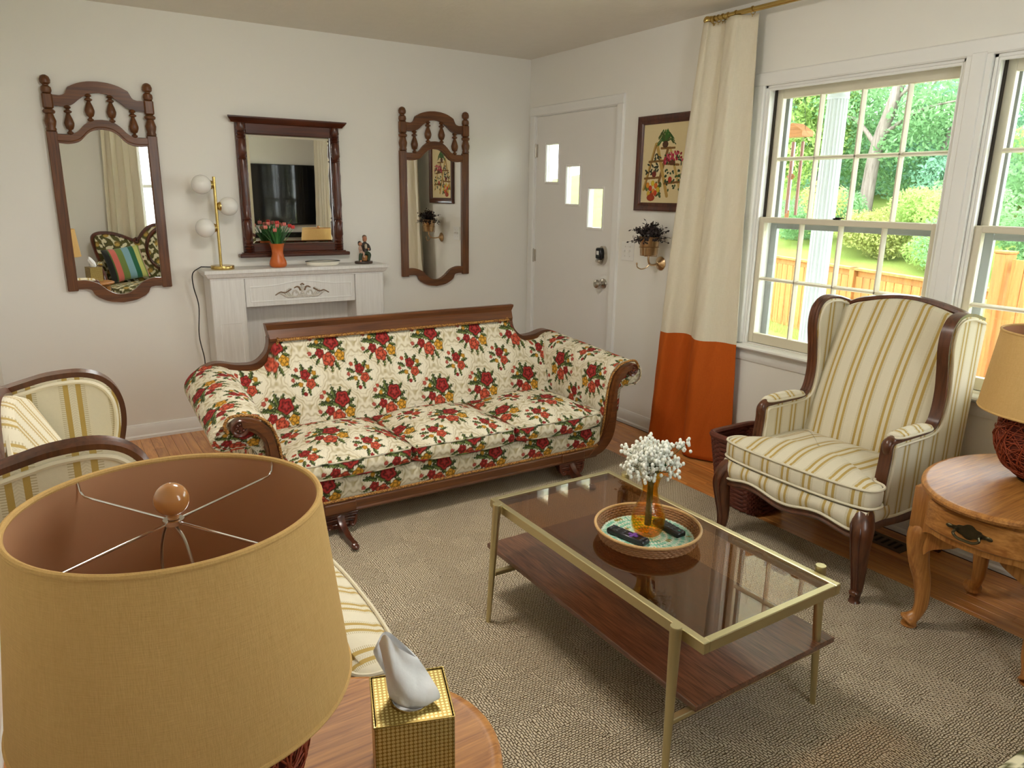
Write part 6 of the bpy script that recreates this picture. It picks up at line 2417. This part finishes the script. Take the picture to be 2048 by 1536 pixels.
# wind chime
plain('chime_tube', S(132, 96, 86), .4, .5)
plain('chime_silver', S(190, 192, 194), .3, .8)
wch = thing('wind_chime', 'wooden wind chime with brown metal tubes hanging outside the window', 'wind chime', (.92, -1.60, 1.35))
CXH, CYH = .92, -1.662
rf = [(-.055, 0), (.055, 0), (.075, .035), (0, .078), (-.075, .035)]
m = MB()
m.add(extrude([(CYH - .080, 1.862), (CYH + .080, 1.862), (CYH + .080, 1.892), (CYH, 1.942), (CYH - .080, 1.892)], CXH - .055, CXH + .055, 'yz'))
m.build('roof_block', 'chime_wood', wch, smooth=0)
for k, (dx, dy, L, mt) in enumerate(((-.03, .055, .46, 'chime_tube'), (.02, .025, .48, 'chime_silver'), (-.03, -.005, .44, 'chime_tube'), (.02, -.040, .45, 'chime_tube'), (-.01, -.060, .42, 'chime_tube'))):
    m = MB()
    m.add(tube([(CXH + dx, CYH + dy, 1.83), (CXH + dx, CYH + dy, 1.83 - L)], .0095, 12))
    m.add(tube([(CXH + dx, CYH + dy, 1.865), (CXH + dx, CYH + dy, 1.83)], .001, 4))
    m.build('chime_tube', mt, wch)
m = MB()
m.add(tube([(CXH, CYH + .01, 1.87), (CXH, CYH + .01, 1.36)], .0012, 4))
m.add(lathe([(0, -.02), (.012, -.018), (.026, 0), (.012, .018), (0, .02)], 16, (CXH, CYH + .01, 1.62)))
m.add(cbox((CXH, CYH + .01, 1.375), (.006, .03, .07), .002))
m.build('clapper', 'chime_wood', wch)
for dy in (-.06, .06):
    one(tube([(CXH, CYH + dy, 1.90), (CXH, CYH, 2.34)], .0012, 4), 'hanging_cord', 'black_metal', wch)

# cedar picket fence
A2, B2 = np.array([6.945, 3.22]), np.array([5.235, -1.045])
dv = (B2 - A2) / np.linalg.norm(B2 - A2)
Lf = np.linalg.norm(B2 - A2)
nv_ = np.array([dv[1], -dv[0]])
fen = thing('cedar_fence', 'orange cedar board fence beyond the lawn outside the windows', 'fence', (*A2, -.5))
ang_f = math.atan2(dv[1], dv[0])


def fbox(s0, s1, o0, o1, z0, z1, nm, b=.004, par=None):
    V, F = bx(s0, s1, o0, o1, z0, z1, b)
    V = np.array(V)
    W_ = np.stack([A2[0] + dv[0] * V[:, 0] + nv_[0] * V[:, 1], A2[1] + dv[1] * V[:, 0] + nv_[1] * V[:, 1], V[:, 2]], -1)
    return one((W_, F), nm, 'fence_cedar', par or fen, smooth=0)


fbox(0, Lf, -.05, .05, .565, .600, 'cap_rail')
fbox(0, Lf, -.045, -.012, .475, .565, 'top_rail')
fbox(0, Lf, -.045, -.012, -.36, -.27, 'bottom_rail')
for s_ in (0, Lf * .5):
    fbox(s_ - .05, s_ + .05, -.05, .05, -.52, .60, 'post')
base = None
k = 0
s_ = .06
while s_ < Lf - .16:
    if base is None:
        V, F = cbox((.07, .004, 0), (.140, .018, .95), .003)
        V = np.array(V)
        base = one((np.stack([dv[0] * V[:, 0] + nv_[0] * V[:, 1], dv[1] * V[:, 0] + nv_[1] * V[:, 1], V[:, 2]], -1), F), 'board', 'fence_cedar', None, smooth=0)
        b_ = base
    else:
        b_ = base.copy()
        COL.objects.link(b_)
    b_.parent = fen
    b_.location = (dv[0] * s_, dv[1] * s_, .51)
    s_ += .153
gp = thing('gate_post', 'tall square cedar gate post at the end of the fence', 'post', (*(A2 + dv * (Lf + .08)), -.5))
fbox(Lf + .01, Lf + .15, -.07, .07, -.52, .97, 'post_shaft', .006, gp)
fbox(Lf + 0, Lf + .16, -.08, .08, .97, 1.0, 'post_cap', .008, gp)
gt = thing('fence_gate', 'cedar board gate hinged on the tall gate post', 'gate', (*(A2 + dv * (Lf + .7)), -.5))
fbox(Lf + .18, Lf + 1.3, -.045, -.012, .80, .88, 'gate_rail', .004, gt)
fbox(Lf + .18, Lf + 1.3, -.045, -.012, -.30, -.22, 'gate_rail', .004, gt)
for k in range(7):
    fbox(Lf + .18 + k * .16, Lf + .33 + k * .16, -.010, .010, -.45, .92, 'board', .003, gt)

# trees, shrubs
LEAFC = {'leaf_bright': ((118, 150, 74), (166, 190, 112)), 'leaf_mid': ((88, 134, 84), (138, 176, 124)), 'leaf_blue': ((90, 138, 112), (142, 184, 154)), 'leaf_yellow': ((136, 150, 80), (178, 180, 112))}
for nm, (c1, c2) in LEAFC.items():
    t = NT(nm, .7, .2)
    nz = t.noise(t.co(), 6., 4)
    nz2 = t.noise(t.co(), .7, 2)
    t.set('Base Color', t.mix(t.math('ADD', t.math('MULTIPLY', nz, .6), t.math('MULTIPLY', nz2, .4)), S(*c1), S(*c2)))
    tl = t.n('ShaderNodeBsdfTranslucent')
    tl.inputs['Color'].default_value = (*S(*c2), 1)
    mx = t.n('ShaderNodeMixShader')
    mx.inputs[0].default_value = .35
    t.put(mx.inputs[1], t.b.outputs[0])
    t.put(mx.inputs[2], tl.outputs[0])
    t.put(t.out.inputs['Surface'], mx.outputs[0])
    MAT[nm] = t.m
wood('bark_grey', S(92, 82, 74), S(140, 130, 120), .9, 2, .4, 0, 0, .6, .4)


def leaves(rng, blobs, count, size):
    """leaf quads filling the outer part of ellipsoidal clumps"""
    w_ = np.array([b[1][0] * b[1][1] for b in blobs])
    which = rng.choice(len(blobs), count, p=w_ / w_.sum())
    C_ = np.array([b[0] for b in blobs])[which]
    R_ = np.array([b[1] for b in blobs])[which]
    d = rng.normal(size=(count, 3))
    d /= np.linalg.norm(d, axis=1)[:, None]
    p = C_ + d * R_ * rng.uniform(.35, 1.05, (count, 1)) ** .6
    a = rng.normal(size=(count, 3))
    a /= np.linalg.norm(a, axis=1)[:, None]
    b = np.cross(a, rng.normal(size=(count, 3)))
    b /= np.linalg.norm(b, axis=1)[:, None]
    s = size * rng.uniform(.6, 1.4, (count, 1))
    V = np.stack([p - a * s, p + b * s * .45, p + a * s, p - b * s * .45], 1).reshape(-1, 3)
    F = np.arange(count * 4).reshape(-1, 4)
    return V, F


def tree(name, label, cat, x, y, blobs, count, size, mat, trunk=None, seed=0, group=None):
    rng = np.random.RandomState(seed)
    z = float(ground(np.array(x), np.array(y)))
    o_ = thing(name, label, cat, (x, y, z), 0, group)
    count, size = int(count * 1.9), size * .68
    B_ = [((x + b[0], y + b[1], z + b[2]), (b[3], b[4], b[5])) for b in blobs]
    m_ = MB()
    m_.add(leaves(rng, B_, count, size))
    m_.build('crown', mat, o_, smooth=0)
    if trunk:
        tr = MB()
        for P_, r0, r1 in trunk:
            Q = spline([(x + q[0], y + q[1], z + q[2]) for q in P_], 16)
            tr.add(tube(Q, np.linspace(r0, r1, 16), 10))
        tr.build('trunk', 'bark_grey', o_)
    return o_


R0 = random.Random(9)
G = 'trees beyond the fence'
bl = lambda n, w_, h0, h1, r, rng: [(rng.uniform(-w_, w_), rng.uniform(-w_, w_), rng.uniform(h0, h1), r * rng.uniform(.7, 1.2), r * rng.uniform(.7, 1.2), r * rng.uniform(.5, .9)) for _ in range(n)]
tree('leafy_tree', 'bright green tree behind the wind chime', 'tree', 16.5, 11.2, bl(14, 1.5, 1.2, 5.2, 1.1, R0), 9000, .10, 'leaf_bright', [([(0, 0, -.3), (.1, .2, 2), (0, .5, 4)], .16, .08)], 1, G)
tree('leafy_tree', 'mid green tree just behind the porch column', 'tree', 18.5, 10.6, bl(12, 1.3, 1.2, 5.4, 1.1, R0), 8000, .10, 'leaf_mid', [([(0, 0, -.3), (0, .1, 2), (.2, .1, 4)], .15, .07)], 2, G)
tree('leafy_tree', 'tall tree with a leaning grey trunk in the middle of the window', 'tree', 17.0, 7.6, [(b_[0] + 1.6, *b_[1:]) for b_ in bl(12, 1.4, 1.4, 5.0, 1.0, R0)], 7000, .10, 'leaf_mid', [([(0, .35, -.3), (0, .25, 2.0), (0, -.15, 3.6), (0, -.55, 5.6)], .20, .13), ([(0, .2, 2.2), (0, 1.0, 3.0), (.1, 1.9, 3.1)], .07, .03), ([(0, .0, 2.6), (0, -.9, 3.1), (.1, -2.0, 3.3)], .06, .02), ([(0, -.1, 3.4), (0, -1.2, 4.2), (.1, -2.4, 4.1)], .06, .02)], 3, G)
tree('leafy_tree', 'blue green sparse tree with bare branches against the white sky', 'tree', 19.0, 6.6, bl(9, 1.6, .6, 2.1, .85, R0) + bl(4, 1.6, 2.6, 3.6, .38, R0), 6500, .09, 'leaf_blue', [([(0, .8, -.3), (0, .3, 2.4), (0, -.6, 3.6), (0, -1.8, 4.0)], .09, .02), ([(0, .5, 1.6), (0, 1.2, 3.0), (0, .6, 4.4)], .07, .02)], 4, G)
tree('leafy_tree', 'dense green tree seen through the second window', 'tree', 17.5, 3.6, bl(14, 1.8, .8, 3.9, 1.0, R0), 9000, .10, 'leaf_mid', [([(0, 0, -.3), (.1, .2, 2), (0, .3, 3.4)], .14, .06)], 5, G)
tree('leafy_tree', 'far dark green tree filling the back of the treeline', 'tree', 24.0, 13.5, bl(22, 3.5, .4, 4.0, 1.4, R0), 9000, .14, 'leaf_blue', [([(0, 0, -.3), (.1, .2, 3)], .2, .1)], 6, G)
tree('leafy_tree', 'far green tree behind the leaning trunk', 'tree', 25.0, 9.5, bl(20, 3.2, .2, 1.7, 1.3, R0), 8000, .14, 'leaf_mid', [([(0, 0, -.3), (.1, .2, 3)], .2, .1)], 7, G)
tree('leafy_tree', 'far pale tree at the end of the treeline', 'tree', 24.0, 4.5, bl(20, 3.2, .2, 1.5, 1.3, R0), 8000, .14, 'leaf_bright', [([(0, 0, -.3), (.1, .2, 3)], .2, .1)], 8, G)
tree('flowering_shrub', 'rounded yellow green shrub below the leaning trunk', 'shrub', 13.6, 5.6, bl(9, .9, .3, 1.2, .6, R0), 6500, .06, 'leaf_yellow', None, 9, 'shrubs on the slope')
tree('flowering_shrub', 'pale green shrub to the right of the rounded one', 'shrub', 13.2, 4.0, bl(9, .9, .3, 1.3, .6, R0), 6500, .06, 'leaf_bright', None, 10, 'shrubs on the slope')
tree('flowering_shrub', 'grey green shrub behind the porch column', 'shrub', 14.2, 8.0, bl(9, 1.0, .2, 1.1, .6, R0), 5500, .06, 'leaf_mid', None, 11, 'shrubs on the slope')
tree('flowering_shrub', 'bushy green shrub in the second window above the gate', 'shrub', 12.4, 1.9, bl(10, 1.0, .3, 1.5, .6, R0), 6500, .06, 'leaf_mid', None, 12, 'shrubs on the slope')
# tufts of grass along the foot of the fence
rng = np.random.RandomState(30)
nG = 7000
sG = rng.uniform(-.3, Lf + .3, nG)
oG = rng.uniform(-1.2, .4, nG)
x, y = A2[0] + dv[0] * sG + nv_[0] * oG, A2[1] + dv[1] * sG + nv_[1] * oG
p = np.stack([x, y, np.full(nG, -.51)], -1)
h = rng.uniform(.05, .16, nG)[:, None]
th = rng.uniform(0, 2 * PI, nG)
wv = np.stack([np.cos(th), np.sin(th), 0 * th], -1) * .006
tip = p + np.stack([.04 * np.cos(th * 2), .04 * np.sin(th * 2), np.ones(nG)], -1) * h
V = np.stack([p - wv, p + wv, tip], 1).reshape(-1, 3)
m = MB()
m.add((V, np.arange(nG * 3).reshape(-1, 3)))
m.build('grass_tufts', 'leaf_yellow', None, smooth=0, label='long grass growing along the foot of the cedar fence', cat='grass', kind='stuff')
